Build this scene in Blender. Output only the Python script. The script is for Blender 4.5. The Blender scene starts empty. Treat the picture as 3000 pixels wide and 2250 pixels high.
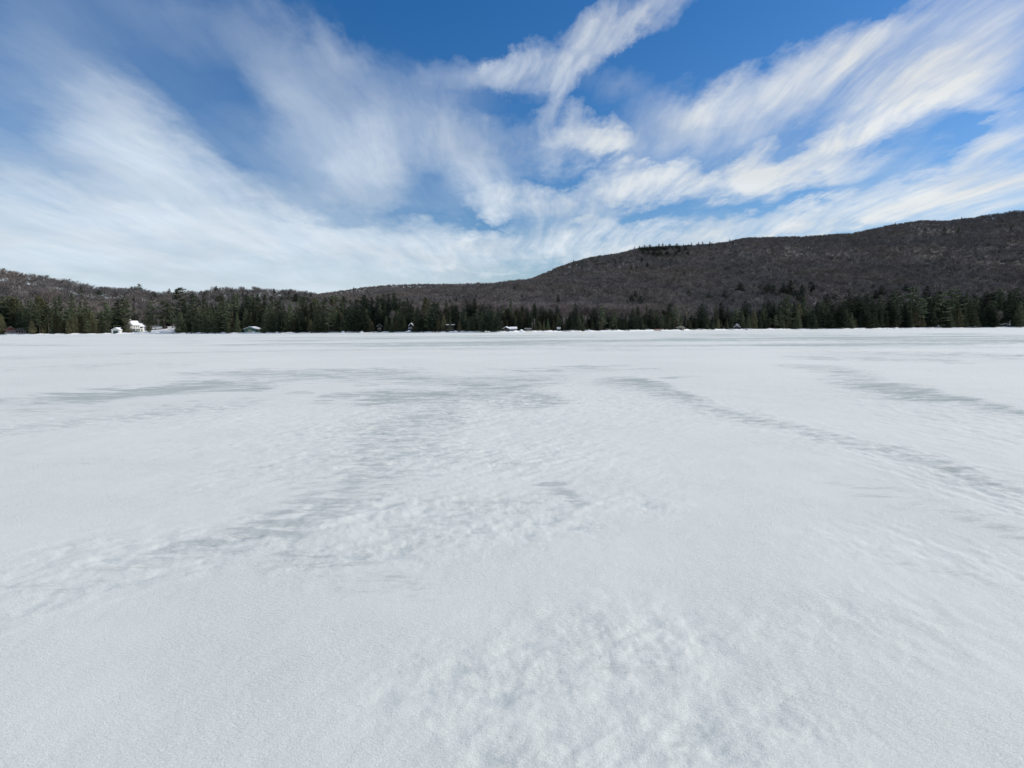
import bpy, math, random
import numpy as np
from mathutils import Matrix, Vector

random.seed(7)
rng = np.random.default_rng(11)
scene = bpy.context.scene
COL = scene.collection
R = math.radians

# ------------------------------------------------------------------ camera
PW, PH, F = 3000.0, 2250.0, 1666.0
CAM_H = 1.7
PITCH = math.atan2(161.0, F)
ROLL = math.atan(0.0065)
cam_rot = Matrix.Rotation(R(90) - PITCH, 4, 'X') @ Matrix.Rotation(-ROLL, 4, 'Z')
cam_data = bpy.data.cameras.new('camera')
cam = bpy.data.objects.new('camera', cam_data)
COL.objects.link(cam)
cam.matrix_world = Matrix.Translation((0, 0, CAM_H)) @ cam_rot
cam_data.sensor_width = 36.0
cam_data.lens = 36.0 * F / PW
cam_data.clip_start = 0.05
cam_data.clip_end = 20000
scene.camera = cam
CR = np.array(cam_rot.to_3x3())

def ray(px, py):
    d = CR @ np.array([(px - PW / 2) / F, -(py - PH / 2) / F, -1.0])
    return d / np.linalg.norm(d)

def at_depth(px, py, Y):
    """world point seen at photo pixel (px,py) standing Y metres ahead"""
    d = ray(px, py)
    return np.array([0, 0, CAM_H]) + d * (Y / d[1])

def on_ice(px, py):
    d = ray(px, py)
    return np.array([0, 0, CAM_H]) + d * (-CAM_H / d[2])

def t_of(px):
    d = ray(px, 965.0)
    return d[0] / d[1]

# ------------------------------------------------------------------ sun, sky, exposure
SUN_AZ, SUN_EL = R(80), R(33)          # azimuth measured from +Y towards +X
sl = bpy.data.lights.new('sun', 'SUN')
sl.energy = 3.9
sl.angle = R(0.5)
sl.color = (1.0, 0.955, 0.90)
sun = bpy.data.objects.new('sun', sl)
COL.objects.link(sun)
sd = Vector((math.sin(SUN_AZ) * math.cos(SUN_EL), math.cos(SUN_AZ) * math.cos(SUN_EL), math.sin(SUN_EL)))
sun.rotation_euler = (-sd).to_track_quat('-Z', 'Y').to_euler()
sun.location = (200, 0, 200)

scene.view_settings.view_transform = 'Standard'
scene.view_settings.look = 'None'
scene.view_settings.gamma = 1.0
scene.view_settings.exposure = -0.02

class NT:
    """small node-tree writer"""
    def __init__(s, tree):
        s.t = tree; s.n = tree.nodes; s.l = tree.links
    def node(s, kind, **kw):
        n = s.n.new(kind)
        for k, v in kw.items():
            setattr(n, k, v)
        return n
    def link(s, a, b):
        s.l.new(a, b)
    def put(s, sock, v):
        if hasattr(v, 'is_linked') or hasattr(v, 'links'):
            s.link(v, sock)
        else:
            sock.default_value = v
    def math(s, op, a, b=0.0, c=0.0, clamp=False):
        n = s.node('ShaderNodeMath', operation=op, use_clamp=clamp)
        s.put(n.inputs[0], a); s.put(n.inputs[1], b)
        if len(n.inputs) > 2: s.put(n.inputs[2], c)
        return n.outputs[0]
    def vmath(s, op, a, b=(0, 0, 0)):
        n = s.node('ShaderNodeVectorMath', operation=op)
        s.put(n.inputs[0], a)
        if op == 'SCALE': s.put(n.inputs['Scale'], b)
        elif op not in ('LENGTH', 'NORMALIZE'): s.put(n.inputs[1], b)
        return n.outputs['Value'] if op in ('LENGTH', 'DOT_PRODUCT') else n.outputs['Vector']
    def maprange(s, v, a, b, c, d, kind='LINEAR'):
        n = s.node('ShaderNodeMapRange', interpolation_type=kind)
        for i, q in enumerate((v, a, b, c, d)): s.put(n.inputs[i], q)
        return n.outputs[0]
    def noise(s, vec, scale, detail=4, rough=0.55, dist=0.0, out=0, dim='3D'):
        n = s.node('ShaderNodeTexNoise', noise_dimensions=dim)
        if vec is not None: s.link(vec, n.inputs['Vector'])
        n.inputs['Scale'].default_value = scale
        n.inputs['Detail'].default_value = detail
        n.inputs['Roughness'].default_value = rough
        n.inputs['Distortion'].default_value = dist
        return n.outputs[out]
    def mix(s, f, a, b):
        n = s.node('ShaderNodeMix', data_type='RGBA')
        s.put(n.inputs[0], f); s.put(n.inputs[6], a); s.put(n.inputs[7], b)
        return n.outputs[2]
    def mapping(s, vec, loc=(0, 0, 0), rot=(0, 0, 0), scale=(1, 1, 1), kind='POINT'):
        n = s.node('ShaderNodeMapping', vector_type=kind)
        s.link(vec, n.inputs['Vector'])
        n.inputs['Location'].default_value = loc
        n.inputs['Rotation'].default_value = rot
        n.inputs['Scale'].default_value = scale
        return n.outputs[0]

world = bpy.data.worlds.new('World')
scene.world = world
world.use_nodes = True
W = NT(world.node_tree)
W.n.clear()
w_out = W.node('ShaderNodeOutputWorld')
w_bg = W.node('ShaderNodeBackground')
W.link(w_bg.outputs[0], w_out.inputs[0])
SKY_STRENGTH = 0.10
w_bg.inputs['Strength'].default_value = SKY_STRENGTH
sky = W.node('ShaderNodeTexSky', sky_type='NISHITA', sun_disc=False)
sky.sun_elevation = SUN_EL
sky.sun_rotation = SUN_AZ
sky.altitude = 600
sky.air_density = 1.3
sky.dust_density = 0.6
sky.ozone_density = 3.0
hsv = W.node('ShaderNodeHueSaturation')
hsv.inputs['Saturation'].default_value = 1.33
hsv.inputs['Value'].default_value = 1.0
W.link(W.vmath('MULTIPLY', sky.outputs[0], (0.95, 0.95, 1.07)), hsv.inputs['Color'])

tc = W.node('ShaderNodeTexCoord')
sep = W.node('ShaderNodeSeparateXYZ')
W.link(tc.outputs['Generated'], sep.inputs[0])
X, Y, Z = sep.outputs
az = W.math('ARCTAN2', X, Y)
el = W.math('ARCSINE', Z)
cmb = W.node('ShaderNodeCombineXYZ')
W.link(az, cmb.inputs[0]); W.link(el, cmb.inputs[1])
ae = cmb.outputs[0]
# the cloud layer seen as a plane overhead: streaks run towards the horizon ahead
zz = W.math('ADD', W.math('MAXIMUM', Z, 0.0), 0.13)
cp = W.node('ShaderNodeCombineXYZ')
W.link(W.math('DIVIDE', X, zz), cp.inputs[0]); W.link(W.math('DIVIDE', Y, zz), cp.inputs[1])
plane = cp.outputs[0]
warpc = W.vmath('SUBTRACT', W.noise(plane, 1.1, 2, 0.5, out=1, dim='2D'), (0.5, 0.5, 0.5))
plane_w = W.vmath('ADD', plane, W.vmath('SCALE', warpc, 0.28))
strA = W.noise(W.mapping(plane_w, rot=(0, 0, R(-7)), scale=(3.0, 0.8, 1)), 1.0, 5, 0.60, 0.0, dim='2D')
strB = W.noise(W.mapping(plane_w, rot=(0, 0, R(-3)), loc=(3, 7, 0), scale=(8.0, 1.3, 1)), 1.0, 7, 0.66, 0.0, dim='2D')
soft = W.noise(plane_w, 1.6, 3, 0.55, 0.0, dim='2D')
warp2 = W.vmath('SUBTRACT', W.noise(W.mapping(plane, scale=(2.8, 1.6, 1)), 1.6, 6, 0.62, out=1, dim='2D'), (0.5, 0.5, 0.5))
ae_w = W.vmath('ADD', ae, W.vmath('SCALE', warp2, W.maprange(el, 0.05, 0.45, 0.045, 0.115)))
def azel(px, py):
    d = ray(px, py)
    return math.atan2(d[0], d[1]), math.asin(d[2])

# soft patches of cirrus: centre (photo px), half length, half width, tilt, strength
CLOUDS = [
 (60, 230, 520, 200, -42, 0.16), (180, 120, 330, 90, -42, 0.14), (330, 400, 330, 130, -28, 0.21), (300, 300, 300, 60, -38, 0.10), (430, 430, 230, 110, -32, 0.48),
 (470, 520, 300, 110, -35, 0.82), (620, 590, 330, 80, -22, 0.79), (860, 620, 250, 70, -6, 0.42), (980, 430, 200, 100, -42, 0.71), (1090, 500, 110, 110, -60, 0.82), (960, 560, 250, 80, 12, 0.26),
 (800, 470, 200, 90, -25, 0.30), (1290, 400, 230, 80, -22, 0.34), (1400, 460, 130, 90, -20, 0.50), (1200, 330, 330, 90, -12, 0.24), (1200, 440, 200, 80, -20, 0.19),
 (790, 150, 280, 80, -62, 0.26), (830, 260, 120, 80, -62, 0.14), (985, 180, 90, 60, 80, 0.26), (950, 250, 200, 120, -50, 0.11), (1250, 225, 330, 70, -8, 0.21), (1420, 210, 200, 50, 0, 0.30),
 (560, 60, 480, 80, -12, 0.15),
 (40, 520, 330, 90, -12, 0.59), (60, 610, 430, 90, -6, 0.59), (400, 620, 300, 50, -12, 0.34), (250, 770, 1000, 150, -1, 1.15), (700, 700, 460, 55, -3, 1.09), (1050, 720, 300, 50, -14, 0.92), (300, 700, 600, 70, 0, 0.92), (900, 800, 500, 70, 0, 0.69),
 (1300, 600, 200, 60, 8, 0.17), (1180, 580, 130, 50, 10, 0.13),
 (1700, 150, 190, 46, 42, 1.20), (1600, 180, 152, 50, 22, 1.20), (1530, 220, 120, 46, 8, 0.75), (1640, 255, 114, 28, 58, 1.08), (1610, 290, 70, 20, 60, 0.40), (1850, 60, 160, 30, 36, 0.62), (1960, 5, 100, 34, 36, 0.47), (1790, 250, 170, 60, -10, 0.22),
 (1700, 385, 123.5, 46, -12, 1.27), (1760, 425, 110, 34, -8, 0.70), (1630, 420, 150, 50, 0, 0.62), (1540, 385, 90, 32, -8, 0.55), (1640, 470, 150, 40, 8, 0.35),
 (1540, 595, 142.5, 46, 2, 1.98), (1470, 560, 110, 40, -8, 0.30), (1610, 620, 70, 34, 30, 0.50), (1420, 540, 120, 60, 0, 0.21),
 (1850, 540, 142.5, 50, 4, 1.98), (1780, 600, 190, 40, 28, 0.55), (1740, 650, 110, 30, 35, 0.40), (2020, 525, 110, 38, -18, 1.11), (2090, 540, 180, 34, 14, 0.72),
 (2220, 490, 76, 44, 42, 1.32), (2190, 540, 170, 30, 22, 0.60), (2130, 290, 180, 46, 14, 0.56), (1980, 350, 240, 70, 22, 0.42), (2080, 400, 260, 90, 30, 0.32), (2280, 330, 260, 70, 25, 0.38), (2400, 430, 260, 60, 35, 0.40),
 (2460, 200, 209, 90, 22, 1.15), (2600, 250, 200, 60, 28, 0.47), (2740, 200, 300, 70, 32, 0.53), (2560, 350, 285, 52, 34, 1.17), (2420, 430, 260, 32, 32, 0.85), (2760, 260, 260, 90, 25, 0.68), (2900, 90, 260, 150, 45, 0.61),
 (2700, 60, 300, 60, 24, 0.44), (2540, 120, 200, 50, 24, 0.42), (2930, 300, 160, 40, -16, 0.56), (2860, 330, 120, 24, -12, 0.42), (2790, 520, 380, 46, 12, 0.82), (2700, 570, 420, 46, 10, 0.80), (2940, 415, 142.5, 34, 24, 1.21),
 (2480, 500, 220, 34, 12, 0.55), (2350, 530, 200, 30, 14, 0.50), (2350, 650, 399, 40, 9, 1.50), (2120, 690, 250, 30, 5, 0.75), (2830, 615, 300, 40, 10, 0.98), (2600, 600, 360, 44, 10, 0.65), (2950, 560, 200, 50, 14, 0.60),
 (1750, 715, 247, 48, -2, 1.92), (1880, 700, 130, 30, -18, 0.60), (1330, 715, 260, 44, -6, 1.32), (1500, 745, 330, 40, 0, 0.30), (1260, 782, 80, 11, -4, 0.92), (1440, 797, 100, 8, -3, 0.80),
 (1950, 660, 180, 16, 10, 0.35), (1300, 860, 700, 16, 0, 0.50),
 (700, 230, 750, 300, -10, 0.06), (150, 330, 400, 260, -20, 0.06),
 (430, 160, 320, 190, -35, 0.12),
]
acc = None
for (px, py, a, b, ang, st) in CLOUDS:
    c0 = azel(px, py)
    dx, dy = math.cos(R(ang)), -math.sin(R(ang))
    c1 = azel(px + dx * a, py + dy * a)
    c2 = azel(px + dy * b, py - dx * b)
    va = (c1[0] - c0[0], c1[1] - c0[1]); la = math.hypot(*va)
    lb = math.hypot(c2[0] - c0[0], c2[1] - c0[1])
    g_ = W.node('ShaderNodeTexGradient', gradient_type='SPHERICAL')
    W.link(ae_w, g_.inputs[0])
    tm = g_.texture_mapping
    tm.vector_type = 'TEXTURE'
    tm.translation = (c0[0], c0[1], 0); tm.rotation = (0, 0, math.atan2(va[1], va[0])); tm.scale = (la * 1.35, lb * 1.55, 1)
    acc = W.math('MULTIPLY_ADD', g_.outputs['Fac'], st, 0.0 if acc is None else acc)
# overlapping patches thicken one another
base = W.math('SUBTRACT', 1.0, W.math('EXPONENT', W.math('MULTIPLY', acc, -0.95)))
# elsewhere (outside the frame) the same kind of broken cirrus goes on
away = W.maprange(W.math('ABSOLUTE', az), 0.80, 1.15, 0.0, 1.0, 'SMOOTHSTEP')
high = W.maprange(el, 0.62, 0.85, 0.0, 1.0, 'SMOOTHSTEP')
oth = W.math('MAXIMUM', away, high)
base = W.math('MAXIMUM', base, W.math('MULTIPLY', oth, W.maprange(soft, 0.40, 0.62, 0.15, 0.85, 'SMOOTHSTEP')))
fA = W.maprange(strA, 0.30, 0.70, 0.0, 1.0)
fB = W.maprange(strB, 0.28, 0.72, 0.0, 1.0)
tex = W.math('ADD', W.math('MULTIPLY', fA, 0.55), W.math('MULTIPLY', fB, 0.45))
amp = W.maprange(az, -0.35, 0.15, 0.28, 1.0, 'SMOOTHSTEP')
tex = W.math('ADD', 0.5, W.math('MULTIPLY', W.math('SUBTRACT', tex, 0.5), amp))
# where the base is thick the texture matters less
dens = W.math('MULTIPLY', base, W.math('ADD', 0.22, W.math('MULTIPLY', tex, 1.48)))
dens = W.maprange(dens, 0.03, 0.92, 0.0, 0.97)
lowveil = W.maprange(el, 0.0, 0.15, 0.70, 0.0, 'SMOOTHSTEP')
# clouds are brighter towards the sun
sdot = W.vmath('DOT_PRODUCT', tc.outputs['Generated'], tuple(sd))
glow = W.maprange(sdot, 0.0, 1.0, 0.0, 1.0)
ccol = W.mix(glow, (7.0, 7.9, 8.8, 1), (8.5, 8.5, 8.3, 1))
thick = W.maprange(soft, 0.35, 0.65, 0.94, 1.05)
ccol = W.vmath('SCALE', ccol, thick)
clear = W.mix(lowveil, hsv.outputs[0], (5.6, 7.2, 8.8, 1))
final = W.mix(dens, clear, ccol)
W.link(final, w_bg.inputs['Color'])

# ------------------------------------------------------------------ numpy noise
_perm = np.random.default_rng(5).permutation(512).astype(np.int64)
_perm = np.concatenate([_perm, _perm, _perm])
_ga = np.random.default_rng(6).uniform(0, 2 * math.pi, 512)
def pn(x, y, seed=0):
    xi = np.floor(x).astype(np.int64); yi = np.floor(y).astype(np.int64)
    xf = x - xi; yf = y - yi
    u = xf * xf * xf * (xf * (xf * 6 - 15) + 10); v = yf * yf * yf * (yf * (yf * 6 - 15) + 10)
    def g(ix, iy, dx, dy):
        h = _perm[(_perm[(ix + seed * 37) & 511] + iy) & 511]
        a = _ga[h]
        return np.cos(a) * dx + np.sin(a) * dy
    a = g(xi, yi, xf, yf); b = g(xi + 1, yi, xf - 1, yf)
    c = g(xi, yi + 1, xf, yf - 1); d = g(xi + 1, yi + 1, xf - 1, yf - 1)
    return ((a + u * (b - a)) + v * ((c + u * (d - c)) - (a + u * (b - a)))) * 1.5
def fbm(x, y, oct=4, seed=0, gain=0.5):
    s = 0; a = 1.0; n = 0
    for i in range(oct):
        s = s + a * pn(x * 2 ** i + 13.7 * i, y * 2 ** i - 7.1 * i, seed + i); n += a; a *= gain
    return s / n
def sstep(a, b, x):
    t = np.clip((x - a) / (b - a), 0, 1)
    return t * t * (3 - 2 * t)

# ------------------------------------------------------------------ object helpers
def mesh_obj(name, V, Fc, mats=(), parent=None, matidx=None, smooth=False):
    me = bpy.data.meshes.new(name)
    me.from_pydata([tuple(v) for v in V], [], [tuple(f) for f in Fc])
    for m in (mats if isinstance(mats, (list, tuple)) else [mats]): me.materials.append(m)
    if matidx is not None: me.polygons.foreach_set('material_index', np.array(matidx, dtype=np.int32))
    if smooth: me.polygons.foreach_set('use_smooth', np.ones(len(me.polygons), dtype=bool))
    me.update()
    o = bpy.data.objects.new(name, me)
    COL.objects.link(o)
    if parent: o.parent = parent
    return o

def big_mesh(name, V, Q, mat, smooth=True, attrs=None):
    V = np.asarray(V, dtype=np.float32); Q = np.asarray(Q, dtype=np.int32)
    k = Q.shape[1]
    me = bpy.data.meshes.new(name)
    me.vertices.add(len(V)); me.vertices.foreach_set('co', V.ravel())
    me.loops.add(Q.size); me.loops.foreach_set('vertex_index', Q.ravel())
    me.polygons.add(len(Q))
    me.polygons.foreach_set('loop_start', np.arange(0, Q.size, k, dtype=np.int32))
    me.polygons.foreach_set('loop_total', np.full(len(Q), k, dtype=np.int32))
    if smooth: me.polygons.foreach_set('use_smooth', np.ones(len(Q), dtype=bool))
    me.materials.append(mat)
    for nm, a in (attrs or {}).items():
        at = me.attributes.new(nm, 'FLOAT', 'POINT')
        at.data.foreach_set('value', np.asarray(a, dtype=np.float32).ravel())
    me.update(); me.validate()
    o = bpy.data.objects.new(name, me); COL.objects.link(o)
    return o

def thing(name, label, cat, loc=(0, 0, 0), rz=0.0, group=None):
    o = bpy.data.objects.new(name, None); COL.objects.link(o)
    o.empty_display_size = 0.5
    o.location = loc; o.rotation_euler = (0, 0, rz)
    o['label'] = label; o['category'] = cat
    if group: o['group'] = group
    return o

def tag(o, label, cat, group=None):
    o['label'] = label; o['category'] = cat
    if group: o['group'] = group
    return o

def material(name):
    m = bpy.data.materials.new(name); m.use_nodes = True
    T = NT(m.node_tree)
    b = T.n['Principled BSDF']
    return m, T, b

def plain(name, col, rough=0.8, spec=0.2, var=0.12, scale=1.5):
    m, T, b = material(name)
    tcn = T.node('ShaderNodeTexCoord')
    n = T.noise(tcn.outputs['Object'], scale, 5, 0.6)
    f = T.maprange(n, 0.3, 0.7, 1 - var, 1 + var)
    c = T.vmath('SCALE', tuple(col), f)
    T.link(c, b.inputs['Base Color'])
    b.inputs['Roughness'].default_value = rough
    b.inputs['Specular IOR Level'].default_value = spec
    return m

# ------------------------------------------------------------------ shoreline and hills
SH = [(-700, 984), (0, 981.5), (200, 980), (400, 978.3), (750, 977.3), (1100, 975), (1425, 974.6), (1850, 970.6), (2200, 966.2), (2600, 962.6), (3000, 959.4), (3700, 955.3)]
_st = []; _sy = []
for px, py in SH:
    p = on_ice(px, py); _st.append(p[0] / p[1]); _sy.append(p[1])
_st = np.array(_st); _sy = np.minimum(np.array(_sy), 640.0)
_tt = np.linspace(_st[0], _st[-1], 600)
_ss = np.interp(_tt, _st, _sy)
ker = np.hanning(41); ker /= ker.sum()
_ss = np.convolve(np.pad(_ss, 20, mode='edge'), ker, mode='valid')
def shore(t):
    t = np.asarray(t, dtype=float)
    return np.interp(t, _tt, _ss) * (1 + 0.010 * pn(t * 9, t * 0 + 3.3) + 0.006 * pn(t * 31, t * 0 + 1.3))

def ridge_curve(pts, Yr, tree_m):
    ts = []; zs = []
    for px, py in pts:
        p = at_depth(px, py, Yr)
        ts.append(p[0] / p[1]); zs.append(max(p[2] - tree_m, 0.0))
    return np.array(ts), np.array(zs)

HILLS = []
def add_hill(pts, Yr, tree_m, y0off, power, back):
    ts, zs = ridge_curve(pts, Yr, tree_m)
    HILLS.append((ts, zs, Yr, y0off, power, back))
# wooded hill behind the left shore
add_hill([(-700, 748), (-300, 772), (0, 797), (60, 806), (150, 818), (200, 828), (280, 846), (350, 846), (400, 848), (470, 862), (520, 866),
          (580, 856), (650, 849), (700, 850), (760, 851), (850, 857), (900, 864), (960, 876), (1050, 886), (1150, 890), (1300, 912), (1400, 940)], 640, 16, 22, 1.15, 260)
# far low hill in the gap
add_hill([(600, 900), (850, 874), (930, 866), (980, 858), (1060, 846), (1150, 839), (1250, 835), (1330, 836), (1380, 841), (1450, 842), (1600, 850), (1800, 880)], 2300, 15, 900, 1.0, 900)
# lower bench of the mountain
add_hill([(800, 915), (900, 895), (1050, 872), (1150, 862), (1250, 853), (1350, 845), (1450, 840), (1530, 830), (1700, 821), (1800, 806), (1900, 799),
          (2050, 800), (2200, 813), (2350, 803), (2600, 795), (3000, 780), (3700, 770)], 960, 15, 40, 1.2, 330)
# the mountain
add_hill([(1250, 880), (1400, 850), (1450, 842), (1500, 833), (1560, 816), (1600, 800), (1630, 786), (1680, 769), (1740, 753), (1800, 745), (1850, 733), (1875, 727),
          (1980, 722), (2070, 716), (2130, 710), (2180, 698), (2300, 695), (2360, 694), (2450, 687), (2500, 684), (2570, 669), (2600, 662),
          (2650, 654), (2700, 645), (2760, 647), (2800, 644), (2850, 639), (2900, 629), (2950, 622), (3000, 618), (3300, 590), (3700, 600)], 1650, 20, 500, 1.0, 700)

def terrain(t, Y, noise=True):
    S = shore(t)
    X = t * Y
    d = Y - S
    lump = 0.45 + 0.5 * pn(X * 0.22, Y * 0.05, 3) + 0.35 * pn(X * 0.7, Y * 0.2, 4)
    bank = sstep(0, 3.0, d) * np.clip(lump, 0.12, 1.2)
    z = bank + np.clip(d, 0, 400) * 0.018 - sstep(0, -6, d) * 0.6
    hz = np.zeros_like(z)
    for ts, zs, Yr, off, pw, back in HILLS:
        zr = np.interp(t, ts, zs, left=zs[0] if ts[0] < -0.9 else 0, right=zs[-1] if ts[-1] > 0.9 else 0)
        y0 = S + off if off < 100 else np.maximum(off, S + 60)
        s = np.clip((Y - y0) / (Yr - y0), 0, 1)
        prof = s ** pw
        prof = 0.75 * prof + 0.25 * (prof * prof * (3 - 2 * prof))
        fall = np.clip(1 - ((Y - Yr) / back), 0, 1)
        prof = np.where(Y > Yr, fall * fall * (3 - 2 * fall), prof)
        # round the brow of each hill
        h = zr * prof
        hz = np.maximum(hz, h)
    if noise:
        amp = sstep(60, 400, d)
        hz = hz + amp * (2.6 * fbm(X * 0.008, Y * 0.008, 3, 9)) * np.clip(hz / 40, 0.1, 1)
    return z + hz

def ground_z(x, y):
    t = np.asarray(x) / np.maximum(np.asarray(y), 1.0)
    return float(terrain(np.array([t]), np.array([float(y)]))[0])

# ---- materials for the snow
def snow_ice_material():
    m, T, b = material('snow_over_ice')
    geo = T.node('ShaderNodeNewGeometry')
    pos = geo.outputs['Position']
    att = T.node('ShaderNodeAttribute', attribute_name='ice')
    thin = T.node('ShaderNodeAttribute', attribute_name='thin')
    nz = T.noise(T.mapping(pos, rot=(0, 0, R(-35)), scale=(0.9, 3.4, 1)), 1.1, 7, 0.68, 0.4)
    nz2 = T.noise(T.mapping(pos, rot=(0, 0, R(-14)), scale=(0.40, 1.25, 1)), 1.3, 6, 0.68, 0.6)
    nf = T.noise(T.mapping(pos, scale=(1, 1, 1)), 7.0, 4, 0.6)
    farw = T.node('ShaderNodeAttribute', attribute_name='far')
    nfar = T.noise(T.mapping(pos, rot=(0, 0, R(6)), scale=(0.25, 1.0, 1)), 0.085, 6, 0.62, 0.5)
    nn = T.math('MULTIPLY', T.math('SUBTRACT', T.math('ADD', nz, nz2), 1.0), 2.9)
    have = T.math('MINIMUM', T.math('MULTIPLY', att.outputs['Fac'], 3.0), 1.0)
    k = T.math('MULTIPLY_ADD', nn, have, att.outputs['Fac'])
    k = T.math('ADD', k, T.math('MULTIPLY', T.math('MULTIPLY', T.math('SUBTRACT', nfar, 0.5), 3.6), farw.outputs['Fac']))
    icef = T.maprange(k, 0.26, 0.62, 0.0, 1.0, 'SMOOTHSTEP')
    k2 = T.math('ADD', thin.outputs['Fac'], T.math('MULTIPLY', T.math('SUBTRACT', nf, 0.5), 0.5))
    thinf = T.maprange(k2, 0.25, 0.95, 0.0, 1.0, 'SMOOTHSTEP')
    gry = T.node('ShaderNodeAttribute', attribute_name='grey')
    ns = T.noise(T.mapping(pos, rot=(0, 0, R(-30)), scale=(1.0, 3.2, 1)), 2.0, 7, 0.72, 0.5)
    greyf = T.maprange(T.math('MULTIPLY', gry.outputs['Fac'], T.math('MULTIPLY_ADD', T.math('SUBTRACT', ns, 0.5), 5.0, 0.75)), 0.28, 1.0, 0.0, 1.0, 'SMOOTHSTEP')
    big = T.noise(pos, 0.11, 4, 0.55)
    snow = T.mix(T.maprange(big, 0.35, 0.65, 0, 1), (0.612, 0.628, 0.592, 1), (0.662, 0.674, 0.632, 1))
    snow = T.mix(T.math('MULTIPLY', thinf, 0.50), snow, (0.40, 0.45, 0.455, 1))
    snow = T.mix(T.math('MULTIPLY', greyf, 0.72), snow, (0.37, 0.405, 0.39, 1))
    icecol = T.mix(T.noise(pos, 0.6, 3, 0.5), (0.30, 0.345, 0.315, 1), (0.44, 0.46, 0.41, 1))
    col = T.mix(T.math('MULTIPLY', icef, 0.85), snow, icecol)
    grain = T.noise(pos, 110, 3, 0.75)
    g2 = T.noise(T.mapping(pos, rot=(0, 0, R(-32)), scale=(1, 3.2, 1)), 26, 5, 0.66)
    # colour goes lighter and darker with the fine noise that also drives the bump
    col = T.vmath('SCALE', col, T.maprange(grain, 0.25, 0.75, 0.90, 1.08))
    T.link(col, b.inputs['Base Color'])
    T.link(T.maprange(icef, 0, 1, 0.75, 0.42), b.inputs['Roughness'])
    b.inputs['Specular IOR Level'].default_value = 0.25
    b1 = T.node('ShaderNodeBump'); b1.inputs['Strength'].default_value = 0.6; b1.inputs['Distance'].default_value = 0.014
    T.link(T.math('MULTIPLY', g2, T.maprange(T.noise(pos, 0.9, 3, 0.5), 0.35, 0.65, 0.35, 1.3)), b1.inputs['Height'])
    b2 = T.node('ShaderNodeBump'); b2.inputs['Strength'].default_value = 0.8; b2.inputs['Distance'].default_value = 0.004
    T.link(grain, b2.inputs['Height']); T.link(b1.outputs[0], b2.inputs['Normal'])
    T.link(b2.outputs[0], b.inputs['Normal'])
    return m

def forest_floor_material():
    m, T, b = material('snowy_forest_floor')
    geo = T.node('ShaderNodeNewGeometry')
    pos = geo.outputs['Position']
    att = T.node('ShaderNodeAttribute', attribute_name='open')
    n = T.noise(T.mapping(pos, scale=(1, 1, 0.4)), 0.12, 6, 0.68, 0.3)
    n2 = T.noise(T.mapping(pos, scale=(1, 1, 0.4)), 0.016, 3, 0.5)
    k = T.math('ADD', att.outputs['Fac'], T.math('ADD', T.math('MULTIPLY', T.math('SUBTRACT', n, 0.5), 0.9), T.math('MULTIPLY', T.math('SUBTRACT', n2, 0.5), 1.3)))
    f = T.maprange(k, 0.42, 0.75, 0, 1, 'SMOOTHSTEP')
    lit = T.mix(n, (0.065, 0.055, 0.052, 1), (0.13, 0.11, 0.10, 1))
    sh = T.node('ShaderNodeAttribute', attribute_name='shoresnow')
    patchy = T.mix(T.math('MULTIPLY', f, 0.36), lit, (0.62, 0.63, 0.65, 1))
    col = T.mix(sh.outputs['Fac'], patchy, (0.76, 0.77, 0.77, 1))
    T.link(col, b.inputs['Base Color'])
    b.inputs['Roughness'].default_value = 0.9
    b.inputs['Specular IOR Level'].default_value = 0.1
    bp = T.node('ShaderNodeBump'); bp.inputs['Strength'].default_value = 0.5; bp.inputs['Distance'].default_value = 0.4
    T.link(T.noise(pos, 0.9, 4, 0.6), bp.inputs['Height']); T.link(bp.outputs[0], b.inputs['Normal'])
    return m

M_SNOWICE = snow_ice_material()
M_FLOOR = forest_floor_material()
M_SNOW = plain('roof_snow', (0.80, 0.815, 0.83), 0.7, 0.2, 0.04, 0.8)

# ---- frozen lake: one sheet of wind-packed snow on ice, finer close by
A_dense = np.linspace(R(-52), R(52), 820)
A_rest = np.linspace(R(52), R(308), 120)[1:-1]
AZ = np.concatenate([A_dense, A_rest])
RR = np.concatenate([[0.02, 0.5, 1.0], np.geomspace(1.5, 60, 660), np.geomspace(60, 1150, 190)[1:]])
nA, nR = len(AZ), len(RR)
aa, rr = np.meshgrid(AZ, RR)
lx = rr * np.sin(aa); ly = rr * np.cos(aa)

_sc = np.clip(rr * 0.055, 0.05, 2.2)
_lr = np.log(rr + 0.3)
WRPX = _sc * 1.5 * fbm(_lr * 2.6, aa * 5.0, 4, 70); WRPY = _sc * 1.5 * fbm(_lr * 2.6, aa * 5.0, 4, 75)
def seg_mask(p0, p1, w0, w1):
    """soft band on the lake from photo pixel p0 to p1, half widths in metres"""
    a = on_ice(*p0)[:2]; b = on_ice(*p1)[:2]
    d = b - a; L2 = d @ d
    wx = lx + WRPX; wy = ly + WRPY
    s = np.clip(((wx - a[0]) * d[0] + (wy - a[1]) * d[1]) / L2, 0, 1)
    dist = np.hypot(wx - a[0] - s * d[0], wy - a[1] - s * d[1])
    w = w0 + (w1 - w0) * s
    return np.exp(-(dist / w) ** 2)

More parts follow.
